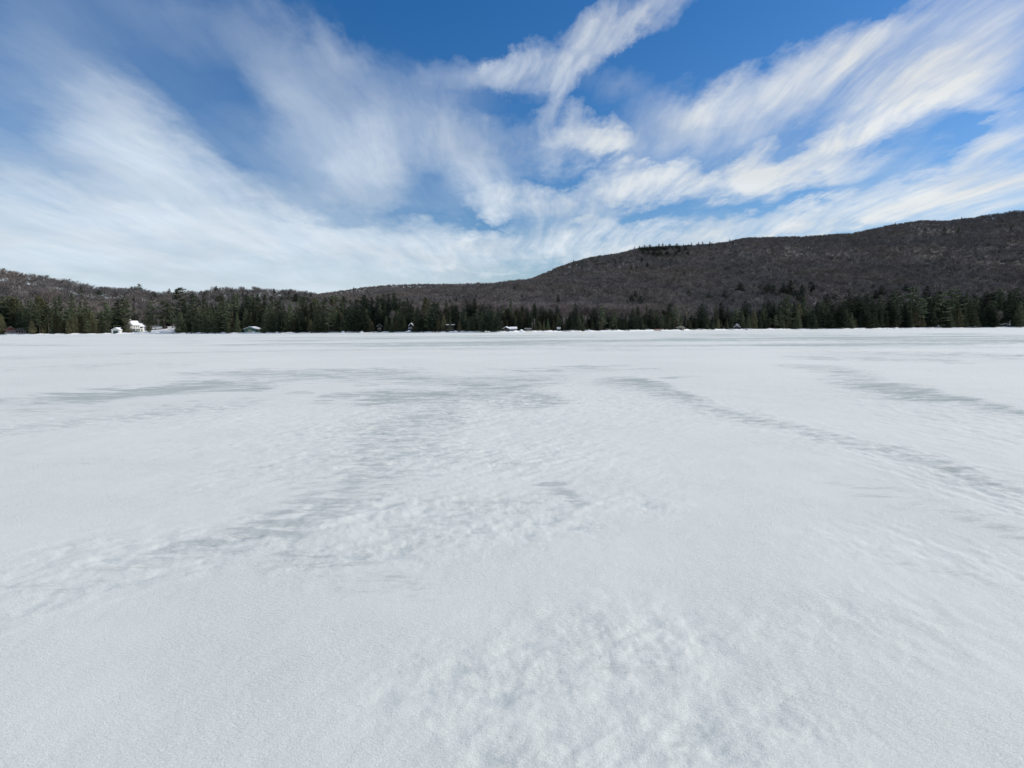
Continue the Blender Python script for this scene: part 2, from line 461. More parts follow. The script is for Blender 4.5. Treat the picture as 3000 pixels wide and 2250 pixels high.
ICE = [  # p0, p1, w0, w1, strength
 ((320, 1150), (520, 1138), 2.2, 2.2, .62), ((130, 1165), (700, 1120), 1.6, 2.5, .34), ((20, 1172), (200, 1160), .8, 1.0, .35),
 ((700, 1092), (1150, 1090), 3.0, 3.0, .40), ((880, 1100), (1000, 1112), 2.0, 1.6, .30), ((1150, 1160), (1290, 1150), 1.7, 1.4, .46),
 ((1200, 1110), (1500, 1125), 3.0, 2.5, .30), ((1040, 1150), (1120, 1150), .7, .7, .30), ((780, 1149), (880, 1147), .5, .5, .36), ((1440, 1130), (1520, 1170), 1.6, 1.4, .34),
 ((1600, 1085), (1750, 1078), 3, 3, .32), ((1830, 1110), (1900, 1120), 1.0, .8, .46), ((1900, 1122), (2020, 1170), .8, .5, .30),
 ((1990, 1108), (2080, 1104), 1.0, 1.2, .22), ((2350, 1070), (2560, 1130), 2.2, 1.6, .28), ((2560, 1130), (2760, 1175), 1.7, 1.2, .42), ((2760, 1175), (3000, 1215), 1.3, .8, .25),
 ((2020, 1170), (2420, 1275), .5, .45, .20), ((2420, 1275), (3000, 1430), .5, .4, .20),
 ((1575, 1448), (1640, 1440), .06, .05, .20), ((1565, 1478), (1660, 1470), .07, .06, .20), ((1590, 1420), (1640, 1412), .05, .05, .18),
 ((660, 1590), (780, 1555), .10, .10, .18), ((0, 1205), (600, 1180), 1.3, 1.3, .18), ((0, 1255), (640, 1215), .8, .9, .16), ((100, 1360), (0, 1370), .6, .6, .08),
 ((1450, 1003), (3100, 1001), 22, 20, .46), ((1700, 1010), (2500, 1008), 14, 12, .30), ((1000, 989), (2000, 992), 25, 30, .30),
 ((1600, 985), (2400, 981), 30, 30, .25), ((2500, 993), (3200, 985), 22, 22, .40), ((2700, 1035), (3000, 1045), 7, 6, .28),
 ((2450, 1050), (2700, 1058), 3, 3, .28), ((0, 1085), (400, 1068), 4, 6, .22), ((0, 1050), (500, 1030), 6, 9, .18),
]
BUMPS = [  # rougher, wind-carved snow
 ((1100, 1250), (1500, 1180), 2.2, 3.6, .9), ((900, 1350), (1450, 1330), 1.2, 1.6, .9), ((250, 1640), (1300, 1480), .45, .75, 1.0),
 ((900, 1640), (1600, 1520), .30, .45, 1.0), ((0, 1830), (500, 1650), .22, .35, .7), ((1250, 1560), (1500, 1480), .4, .4, .9), ((1550, 1480), (1900, 1470), .35, .3, .8),
 ((1350, 2000), (1900, 1880), .32, .40, .9), ((1500, 2200), (2300, 2100), .30, .34, .7), ((1800, 1900), (2600, 1800), .3, .4, .45),
 ((2000, 1165), (2600, 1330), .8, .7, .8), ((2600, 1330), (3100, 1480), .7, .6, .9), ((2400, 1120), (3000, 1270), 1.6, 1.3, .6), ((2600, 1600), (3100, 1700), .45, .45, .6),
 ((0, 1240), (650, 1210), 1.5, 1.7, .7), ((600, 1300), (1200, 1250), .8, 1.2, .5),
]
ice = np.zeros_like(lx); bmp = np.zeros_like(lx)
for p0, p1, w0, w1, s in ICE: ice = np.maximum(ice, s * 1.12 * seg_mask(p0, p1, w0, w1))
for p0, p1, w0, w1, s in BUMPS: bmp = np.maximum(bmp, s * seg_mask(p0, p1, w0 * 1.15, w1 * 1.15))
# ripples lie along a direction that swings from right to left across the lake
swing = sstep(0.15, 0.75, lx / np.maximum(np.abs(ly) + 1.0, 1.0))
def aniso(ang, sx, sy, seed, oct=4):
    c, s = math.cos(ang), math.sin(ang)
    u = c * lx + s * ly; v = -s * lx + c * ly
    wv = v + 0.25 / sy * fbm(lx * sy * 0.3, ly * sy * 0.3, 2, seed + 20)
    return fbm(u * sx, wv * sy, oct, seed, 0.55)
rl = aniso(R(36), 1.5, 5.2, 1, 5) ; rr2 = aniso(R(100), 1.5, 5.2, 2, 5)
rip = rl * (1 - swing) + rr2 * swing
rl = aniso(R(34), 3.2, 8.5, 7, 3); rr2 = aniso(R(98), 3.2, 8.5, 8, 3)
fine = rl * (1 - swing) + rr2 * swing
swell = fbm(lx * 0.16, ly * 0.16, 3, 30)
far_s = fbm(lx * 0.030 + 0.02 * ly, ly * 0.055, 4, 40)
fadeR = sstep(400, 60, rr)
rdg = 0.42 - 1.7 * np.abs(aniso(R(38), 1.9, 5.0, 14, 4)) * (1 - swing) - 1.7 * np.abs(aniso(R(102), 1.9, 5.0, 15, 4)) * swing
rip = 0.72 * rip + 0.42 * rdg
iso = fbm(lx * 4.2 + 0.3 * WRPX, ly * 4.2, 4, 90, 0.55)
nearw = sstep(7.0, 3.8, rr)
rip = rip * (1 - 0.85 * nearw) + 0.75 * iso * nearw * 0.9 + 0.25 * iso
hgt = 0.020 * swell + bmp * ((0.018 + 0.018 * (1 - nearw)) * rip + 0.011 * fine) * fadeR + (0.0035 * rip + 0.0016 * fine) * fadeR
hgt = hgt + 0.012 * np.clip(far_s, -1, 1) * sstep(20, 80, rr)
hgt = hgt - 0.02 * sstep(0.3, 0.6, ice)
# general scattered ice further out
ice = ice + 0.34 * sstep(0.12, 0.5, fbm(lx * 0.05, ly * 0.05, 4, 50)) * sstep(25, 90, rr)
ice = ice + 0.30 * sstep(0.10, 0.45, far_s) * sstep(45, 140, rr)
shd = shore(np.clip(lx / np.maximum(ly, 1e-3), -0.95, 0.95)) - ly
ice = ice * np.where(ly > 20, sstep(2, 14, shd), 1)
thin = bmp * sstep(0.10, -0.45, rip) * 1.15
thin = thin + 0.35 * sstep(0.1, 0.5, fbm(lx * 0.7, ly * 0.7, 3, 60)) * bmp
GREYS = [((1270, 1170), (1130, 1330), 1.6, 1.2, .8), ((1130, 1330), (960, 1500), 1.1, .6, .8), ((960, 1500), (600, 1600), .45, .35, .95), ((600, 1600), (0, 1760), .35, .35, .6),
 ((1830, 1110), (2000, 1170), 1.2, .8, .95), ((2000, 1170), (2420, 1275), .7, .6, .78), ((2420, 1275), (3050, 1440), .6, .45, .82),
 ((2350, 1070), (2560, 1130), 2, 1.6, .7), ((2560, 1130), (2760, 1175), 1.6, 1.2, 1), ((2760, 1175), (3050, 1230), 1.2, 1, .8),
 ((60, 1175), (700, 1130), 2, 2, .7), ((0, 1260), (650, 1190), 1.3, 1.4, .65), ((850, 1100), (1500, 1110), 3, 3, .75), ((1150, 1150), (1290, 1165), 1.5, 1.2, 1.0), ((1420, 1120), (1520, 1180), 1.6, 1.4, .95),
 ((1570, 1425), (1640, 1475), .22, .20, 1.15), ((1200, 1560), (1500, 1480), .4, .4, .6), ((850, 1640), (1250, 1700), .35, .3, .6), ((1400, 2000), (1900, 1950), .25, .25, .5), ((1950, 2200), (2050, 2100), .1, .1, .8),
 ((2600, 1450), (3050, 1560), .6, .5, .65), ((0, 1340), (250, 1360), .6, .6, .4), ((1000, 1300), (1500, 1350), 1.0, .8, .5), ((2650, 1650), (3050, 1760), .25, .25, .5)]
grey = np.zeros_like(lx)
for p0, p1, w0, w1, s in GREYS: grey = np.maximum(grey, s * seg_mask(p0, p1, w0, w1))
grey = grey + 0.12 * sstep(0.0, 0.5, fbm(lx * 0.35, ly * 0.35, 3, 95))
Vl = np.stack([lx, ly, hgt], -1).reshape(-1, 3)
i = np.arange(nR - 1)[:, None]; j = np.arange(nA)[None, :]
jn = (j + 1) % nA
Q = np.stack(np.broadcast_arrays(i * nA + j, (i + 1) * nA + j, (i + 1) * nA + jn, i * nA + jn), -1).reshape(-1, 4)[:, ::-1]
lake = big_mesh('frozen_lake', Vl, Q, M_SNOWICE, True, {'ice': ice, 'thin': thin, 'far': sstep(20, 70, rr), 'grey': grey})
lake['kind'] = 'structure'
# ground beyond the lake sheet, to the horizon
gv = []
for rad in (1000.0, 15000.0):
    for k in range(48):
        a = 2 * math.pi * k / 48
        gv.append((rad * math.sin(a), rad * math.cos(a), -0.9))
gf = [(k, (k + 1) % 48, 48 + (k + 1) % 48, 48 + k) for k in range(48)]
gnd = mesh_obj('ground', gv, [f[::-1] for f in gf], [M_FLOOR]); gnd['kind'] = 'structure'

def px_of(X, Y, Z):
    v = np.stack([X, Y, Z - CAM_H], -1) @ CR
    return PW / 2 + F * v[..., 0] / -v[..., 2], PH / 2 - F * v[..., 1] / -v[..., 2]
OPEN = [(1740, 792, 130, 26), (1630, 812, 70, 16), (1840, 775, 60, 20), (2240, 756, 180, 20), (2380, 748, 150, 22), (2300, 885, 110, 20), (2240, 880, 80, 16), (2400, 885, 130, 16), (2680, 888, 70, 28), (2480, 878, 80, 14), (2820, 880, 160, 16),
        (1750, 905, 110, 20), (1700, 912, 60, 14), (1950, 890, 70, 16), (1950, 812, 70, 10), (2280, 800, 90, 10), (2720, 676, 90, 12), (2705, 748, 60, 10), (2820, 755, 160, 16), (2940, 765, 120, 16), (2520, 770, 150, 14), (2900, 885, 130, 14),
        (1150, 856, 130, 6), (1270, 848, 120, 5), (2640, 765, 120, 14)]
def openness(X, Y, Z):
    qx, qy = px_of(X, Y, Z)
    m = np.zeros_like(qx)
    for cx, cy, a, b in OPEN:
        m = np.maximum(m, np.clip(1.25 - np.hypot((qx - cx) / a, (qy - cy) / (b * 1.25)), 0, 1))
    return np.minimum(m * 1.6, 1)
# ---- shore and hills: one height field
T_ = np.concatenate([np.linspace(-1.30, -0.93, 40)[:-1], np.linspace(-0.93, 0.93, 760), np.linspace(0.93, 1.3, 40)[1:]])
k = np.concatenate([np.linspace(-7, 9, 36), np.geomspace(9, 60, 30)[1:], np.geomspace(60, 1500, 150)[1:], np.linspace(1500, 2800, 40)[1:]])
tg, kg = np.meshgrid(T_, k)
Yg = shore(tg) + kg
Zg = terrain(tg, Yg)
Xg = tg * Yg
opn = sstep(26, 6, kg) * 1.0
# clearing with the white house
tl0, tl1 = t_of(352), t_of(512)
opn = np.maximum(opn, sstep(tl0 - .01, tl0 + .005, tg) * sstep(tl1 + .01, tl1 - .005, tg) * sstep(85, 60, kg))
shs = opn.copy()
opn = opn * 0
opn = np.maximum(opn, 0.38 * openness(Xg, Yg, Zg + 4))
nT, nK = len(T_), len(k)
i = np.arange(nK - 1)[:, None]; j = np.arange(nT - 1)[None, :]
Q = np.stack(np.broadcast_arrays(i * nT + j, i * nT + j + 1, (i + 1) * nT + j + 1, (i + 1) * nT + j), -1).reshape(-1, 4)
hills = big_mesh('hills', np.stack([Xg, Yg, Zg], -1).reshape(-1, 3), Q, M_FLOOR, True, {'open': opn, 'shoresnow': shs})
hills['kind'] = 'structure'

# ------------------------------------------------------------------ trees
def needle_material(name, c0, c1, lit_tip):
    m, T, b = material(name)
    tcn = T.node('ShaderNodeTexCoord'); oi = T.node('ShaderNodeObjectInfo')
    n = T.noise(tcn.outputs['Object'], 0.9, 4, 0.65)
    n2 = T.noise(tcn.outputs['Object'], 5.0, 2, 0.6)
    c = T.mix(T.maprange(n, 0.35, 0.65, 0, 1), c0 + (1,), c1 + (1,))
    c = T.mix(T.maprange(n2, 0.47, 0.66, 0, 0.8), c, lit_tip + (1,))  # sunlit highlights put into the needle colour as lighter noise patches
    c = T.vmath('SCALE', c, T.maprange(oi.outputs['Random'], 0, 1, 0.60, 1.55))
    T.link(c, b.inputs['Base Color'])
    b.inputs['Roughness'].default_value = 0.75
    b.inputs['Specular IOR Level'].default_value = 0.15
    return m

def twig_material(name, cols):
    """twig colour varies from tree to tree and from stand to stand"""
    m, T, b = material(name)
    oi = T.node('ShaderNodeObjectInfo')
    n1 = T.noise(oi.outputs['Location'], 0.0065, 3, 0.55)
    c = T.mix(T.maprange(n1, 0.40, 0.60, 0, 1, 'SMOOTHSTEP'), cols[0] + (1,), cols[1] + (1,))
    c = T.mix(T.maprange(oi.outputs['Random'], 0.55, 0.95, 0, 0.45), c, cols[2] + (1,))
    n2 = T.noise(oi.outputs['Location'], 0.03, 2, 0.5)
    c = T.vmath('SCALE', c, T.maprange(n2, 0.3, 0.7, 0.78, 1.22))
    c = T.vmath('SCALE', c, T.maprange(oi.outputs['Random'], 0, 0.5, 0.84, 1.14))
    T.link(c, b.inputs['Base Color']); b.inputs['Roughness'].default_value = 0.9
    b.inputs['Specular IOR Level'].default_value = 0.1
    return m

def bark_material(name, c0, c1):
    m, T, b = material(name)
    tcn = T.node('ShaderNodeTexCoord'); oi = T.node('ShaderNodeObjectInfo')
    n = T.noise(T.mapping(tcn.outputs['Object'], scale=(3, 3, 0.5)), 1.5, 4, 0.6)
    c = T.mix(n, c0 + (1,), c1 + (1,))
    c = T.vmath('SCALE', c, T.maprange(oi.outputs['Random'], 0, 1, 0.70, 1.30))
    T.link(c, b.inputs['Base Color']); b.inputs['Roughness'].default_value = 0.9
    b.inputs['Specular IOR Level'].default_value = 0.1
    return m

M_PINE = needle_material('pine_needles', (0.030, 0.050, 0.028), (0.065, 0.088, 0.046), (0.22, 0.23, 0.14))
M_SPRUCE = needle_material('spruce_needles', (0.030, 0.044, 0.024), (0.062, 0.078, 0.042), (0.16, 0.17, 0.10))
M_HEM = needle_material('hemlock_needles', (0.014, 0.023, 0.015), (0.024, 0.036, 0.022), (0.04, 0.05, 0.03))
M_CEDAR = needle_material('cedar_needles', (0.046, 0.052, 0.026), (0.082, 0.078, 0.040), (0.15, 0.13, 0.075))
M_BARK = bark_material('conifer_bark', (0.06, 0.05, 0.045), (0.16, 0.13, 0.115))
M_TWIG = twig_material('bare_twigs', ((0.175, 0.147, 0.134), (0.162, 0.147, 0.146), (0.29, 0.245, 0.225)))
M_TWIG_FAR = twig_material('bare_twigs_grey', ((0.150, 0.130, 0.114), (0.130, 0.123, 0.123), (0.24, 0.212, 0.192)))
M_BIRCH = bark_material('birch_bark', (0.28, 0.26, 0.24), (0.55, 0.52, 0.49))
M_GREYBARK = bark_material('grey_trunk_bark', (0.14, 0.125, 0.12), (0.30, 0.27, 0.255))

class Geo:
    def __init__(s): s.V = []; s.F = []; s.M = []
    def tri(s, a, b, c, m=0):
        n = len(s.V); s.V += [a, b, c]; s.F.append((n, n + 1, n + 2)); s.M.append(m)
    def cone(s, p0, p1, r0, r1, n=5, m=0):
        p0 = np.array(p0, float); p1 = np.array(p1, float)
        d = p1 - p0; d /= (np.linalg.norm(d) + 1e-9)
        u = np.cross(d, [0, 0, 1.0] if abs(d[2]) < 0.9 else [1.0, 0, 0]); u /= np.linalg.norm(u)
        w = np.cross(d, u); b = len(s.V)
        for p, r in ((p0, r0), (p1, r1)):
            for k in range(n):
                a = 2 * math.pi * k / n
                s.V.append(tuple(p + r * (math.cos(a) * u + math.sin(a) * w)))
        for k in range(n):
            s.F.append((b + k, b + (k + 1) % n, b + n + (k + 1) % n, b + n + k)); s.M.append(m)
    def mesh(s, name, mats):
        me = bpy.data.meshes.new(name)
        me.from_pydata([tuple(map(float, v)) for v in s.V], [], s.F)
        for m in mats: me.materials.append(m)
        me.polygons.foreach_set('material_index', np.array(s.M, dtype=np.int32))
        me.update(); return me

def clump(g, c, size, rg, n, flat=0.5, m=0, out=None):
    for _ in range(n):
        o = rg.normal(0, 1, 3) * size * np.array([1, 1, flat]) * 0.55
        p = c + o
        d = rg.normal(0, 1, 3); d[2] *= 0.5
        if out is not None: d = d * 0.7 + out * 1.1
        d /= np.linalg.norm(d) + 1e-9
        e = np.cross(d, rg.normal(0, 1, 3)); e /= np.linalg.norm(e) + 1e-9
        L = size * rg.uniform(0.6, 1.2); wd = size * rg.uniform(0.20, 0.36)
        g.tri(tuple(p - d * L * .4 + e * wd), tuple(p - d * L * .4 - e * wd), tuple(p + d * L * .7), m)

def make_spruce(seed, H=18.0, Rm=3.2, levels=30, low=0.05, droop=0.35, dens=1.0, pw=0.85):
    rg = np.random.default_rng(seed); cr = Geo(); tk = Geo()
    tk.cone((0, 0, -0.6), (0, 0, H * 0.97), H * 0.013, 0.03, 6)
    for L in range(levels):
        s = L / (levels - 1)
        z = H * (low + (1 - low) * s ** 0.92)
        rad = Rm * (1 - s) ** pw * rg.uniform(0.78, 1.12) + 0.12
        nb = max(4, int(9 * (1 - 0.5 * s)))
        a0 = rg.uniform(0, 6.28)
        for b in range(nb):
            a = a0 + 2 * math.pi * b / nb + rg.normal(0, .25)
            r = rad * rg.uniform(0.62, 1.15)
            dirv = np.array([math.cos(a), math.sin(a), 0])
            steps = max(2, int(r / 0.55))
            for q in range(steps):
                f = (q + 0.8) / steps
                c = dirv * r * f + np.array([0, 0, z - droop * r * f + 0.18 * r * f * f])
                clump(cr, c, 0.50 + 0.34 * (1 - s), rg, int(4 * dens + rg.random()), 0.45, 0, dirv + np.array([0, 0, -0.35]))
    clump(cr, np.array([0, 0, H * 0.99]), 0.35, rg, 5, 1.4, 0, np.array([0, 0, 1.0]))
    return tk, cr

def make_pine(seed, H=24.0, Rm=5.5, top_flat=False, limbs=34, low=0.18):
    rg = np.random.default_rng(seed); cr = Geo(); tk = Geo()
    lean = rg.normal(0, 0.012, 2) * H
    def trunk(z): return np.array([lean[0] * z / H, lean[1] * z / H, z])
    for q in range(6):
        tk.cone(trunk(H * q / 6 - (0.6 if q == 0 else 0)), trunk(H * (q + 1) / 6 * (0.98)), H * 0.016 * (1 - q / 6.4), H * 0.016 * (1 - (q + 1) / 6.4), 6)
    for L in range(limbs):
        s = (L + rg.random()) / limbs
        z = H * (low + (1 - low) * s)
        env = (1 - s) ** 0.6 if not top_flat else (1 - s * s * 0.55)
        r = Rm * env * rg.uniform(0.45, 1.15) + 0.4
        a = rg.uniform(0, 6.28) if L % 2 else L * 2.4
        dirv = np.array([math.cos(a), math.sin(a), 0])
        up = rg.uniform(0.0, 0.25) + 0.15 * s
        base = trunk(z)
        tip = base + dirv * r + np.array([0, 0, up * r])
        mid = base + dirv * r * 0.5 + np.array([0, 0, up * r * 0.25])
        tk.cone(base, mid, 0.09, 0.06, 3); tk.cone(mid, tip, 0.06, 0.02, 3)
        n = max(2, int(r / 0.6))
        for q in range(n):
            f = 0.25 + 0.75 * (q + 0.5) / n
            c = base + dirv * r * f + np.array([0, 0, up * r * f * f + 0.12])
            side = np.cross(dirv, [0, 0, 1.0]) * rg.normal(0, 0.55) * (0.4 + f)
            clump(cr, c + side, 1.0, rg, 9, 0.24, 0, dirv * 0.8 + np.array([0, 0, .45]))
    clump(cr, trunk(H) + np.array([0, 0, -0.2]), 0.7, rg, 9, 0.8, 0, np.array([0, 0, 1.0]))
    return tk, cr

def make_cedar(seed, H=10.0, Rm=1.9, low=0.03):
    rg = np.random.default_rng(seed); cr = Geo(); tk = Geo()
    tk.cone((0, 0, -0.5), (0, 0, H * 0.9), H * 0.017, 0.03, 5)
    n = 900
    for _ in range(n):
        s = rg.random() ** 1.25
        z = H * (low + (1 - low) * s)
        env = Rm * min(1.0, (1 - s) * 1.45) ** 0.8 * min(1, 0.55 + s * 4) + 0.08
        a = rg.uniform(0, 6.28)
        wob = 0.82 + 0.22 * math.sin(a * 3 + z * 1.3 + seed) + 0.12 * math.sin(a * 5 - z * 2.2)
        r = env * wob * rg.uniform(0.55, 1.06)
        c = np.array([math.cos(a) * r, math.sin(a) * r, z])
        clump(cr, c, 0.40, rg, 2, 1.0, 0, np.array([math.cos(a) * .35, math.sin(a) * .35, 1.0]))
    return tk, cr

def make_bare(seed, H=15.0, spread=4.2, twigs=420, m_tr=0, m_tw=1, tw=0.055, trunk_r=0.16, base_low=0.35, upness=1.0):
    rg = np.random.default_rng(seed); g = Geo(); tkg = Geo()
    lean = rg.normal(0, 0.03, 2) * H
    top = np.array([lean[0], lean[1], H * 0.80])
    def tk(z): return np.array([lean[0] * z / H, lean[1] * z / H, z])
    tkg.cone((0, 0, -0.8), tk(H * base_low), trunk_r, trunk_r * .8, 5)
    tkg.cone(tk(H * base_low), tk(H * 0.85), trunk_r * .8, trunk_r * .15, 4)
    limbs = []
    for k in range(16):
        z = H * rg.uniform(base_low, 0.75)
        a = rg.uniform(0, 6.28)
        L = spread * rg.uniform(0.5, 1.0)
        b = tk(z)
        s = (z / H - base_low) / (1 - base_low)
        e = b + np.array([math.cos(a) * L, math.sin(a) * L, L * rg.uniform(0.7, 1.5) * upness * (1.2 - s * .5)])
        e[2] = min(e[2], H * rg.uniform(0.82, 0.97))
        tkg.cone(b, b * .5 + e * .5 + np.array([0, 0, -0.06 * L]), trunk_r * .38, trunk_r * .25, 3); 
        tkg.cone(b * .5 + e * .5 + np.array([0, 0, -0.06 * L]), e, trunk_r * .25, 0.03, 3)
        limbs.append((b, e))
    limbs.append((tk(H * .5), tk(H * 0.9)))
    for _ in range(twigs):
        b, e = limbs[rg.integers(len(limbs))]
        f = rg.uniform(0.30, 1.0) ** 0.7
        p = b * (1 - f) + e * f + rg.normal(0, 0.30, 3)
        o = p - tk(H * 0.55); o /= np.linalg.norm(o) + 1e-9
        d = o * 0.9 + rg.normal(0, 0.55, 3) + np.array([0, 0, 0.5]); d /= np.linalg.norm(d)
        L = rg.uniform(0.9, 2.3) * H / 15
        q = p + d * L
        if q[2] > H: q[2] = H - rg.random() * .8
        w = np.cross(d, rg.normal(0, 1, 3)); w /= np.linalg.norm(w) + 1e-9
        ww = tw * rg.uniform(0.5, 1.5)
        g.tri(tuple(p + w * ww), tuple(p - w * ww), tuple(q), 0)
    return tkg, g

PROTO = {}
def proto(kind, gens, mat):
    lst = []
    for tk, cr in gens:
        lst.append((tk.mesh(kind + '_trunk', [M_BARK]), cr.mesh(kind + '_crown', [mat])))
    PROTO[kind] = lst
proto('spruce', [make_spruce(1, 18, 3.8), make_spruce(2, 18, 3.2, 34), make_spruce(3, 18, 4.4, 28, 0.08), make_spruce(4, 18, 3.5, 30, .04, .25)], M_SPRUCE)
proto('hemlock', [make_spruce(11, 18, 5.0, 26, 0.10, 0.18, 1.3, pw=0.6), make_spruce(12, 18, 5.4, 24, 0.12, 0.12, 1.3, pw=0.5), make_spruce(13, 18, 4.4, 27, .06, .2, 1.4, pw=0.65)], M_HEM)
proto('pine', [make_pine(21), make_pine(22, 24, 6.5, True, 38, .15), make_pine(23, 24, 5.0, False, 42, .08), make_pine(24, 24, 6.0, False, 30, .25), make_pine(25, 24, 4.6, True, 30, .35)], M_PINE)
proto('cedar', [make_cedar(31), make_cedar(32, 10, 2.3), make_cedar(33, 10, 1.6), make_cedar(34, 10, 2.1, .12)], M_CEDAR)
BARE = []
for sd_, kw in ((41, {}), (42, dict(spread=3.4)), (43, dict(spread=4.8, base_low=.3)), (44, dict(spread=3.0, base_low=.45)), (45, dict(spread=4.0, base_low=.4))):
    tkg, g = make_bare(sd_, twigs=620, **kw)
    BARE.append((tkg.mesh('bare_tree_trunk', [M_GREYBARK]), g.mesh('bare_tree_crown', [M_TWIG])))
PH_ = {'spruce': 18.0, 'hemlock': 18.0, 'pine': 24.0, 'cedar': 10.0, 'bare': 15.0}

TREES = []   # dicts, labelled at the end
def tree_at(kind, px, top, dY, wid=1.0, var=None, row='front', extra=None, parts=True):
    """tree whose tip is seen at photo height `top`, standing dY metres behind the shoreline"""
    t = t_of(px)
    Yt = float(shore(t)) + dY
    x = t * Yt
    zb = float(terrain(np.array([t]), np.array([Yt]))[0])
    p = at_depth(px, top, Yt)
    H = p[2] - zb
    H = max(min(H, 40.0), 2.5)
    return plant(kind, x, Yt, zb, H, wid, var, row, px, extra, parts)

def plant(kind, x, y, zb, H, wid, var, row, px, extra=None, parts=True):
    src = BARE if kind == 'bare' else PROTO[kind]
    k = random.randrange(len(src)) if var is None else var
    tkm, crm = src[k]
    s = H / PH_[kind]
    nm = {'spruce': 'spruce_tree', 'hemlock': 'hemlock_tree', 'pine': 'pine_tree', 'cedar': 'cedar_tree', 'bare': 'bare_tree'}[kind]
    o = bpy.data.objects.new(nm, None); COL.objects.link(o)
    o.location = (x, y, zb - 0.05); o.rotation_euler = (0, 0, random.uniform(0, 6.28))
    sw = s * wid * random.uniform(0.9, 1.12)
    o.scale = (sw, sw, s)
    for nm2, me in (('trunk', tkm), ('crown', crm)):
        c = bpy.data.objects.new(nm2, me); COL.objects.link(c); c.parent = o
    TREES.append(dict(o=o, kind=kind, px=px, H=H, row=row, extra=extra, y=y))
    return o

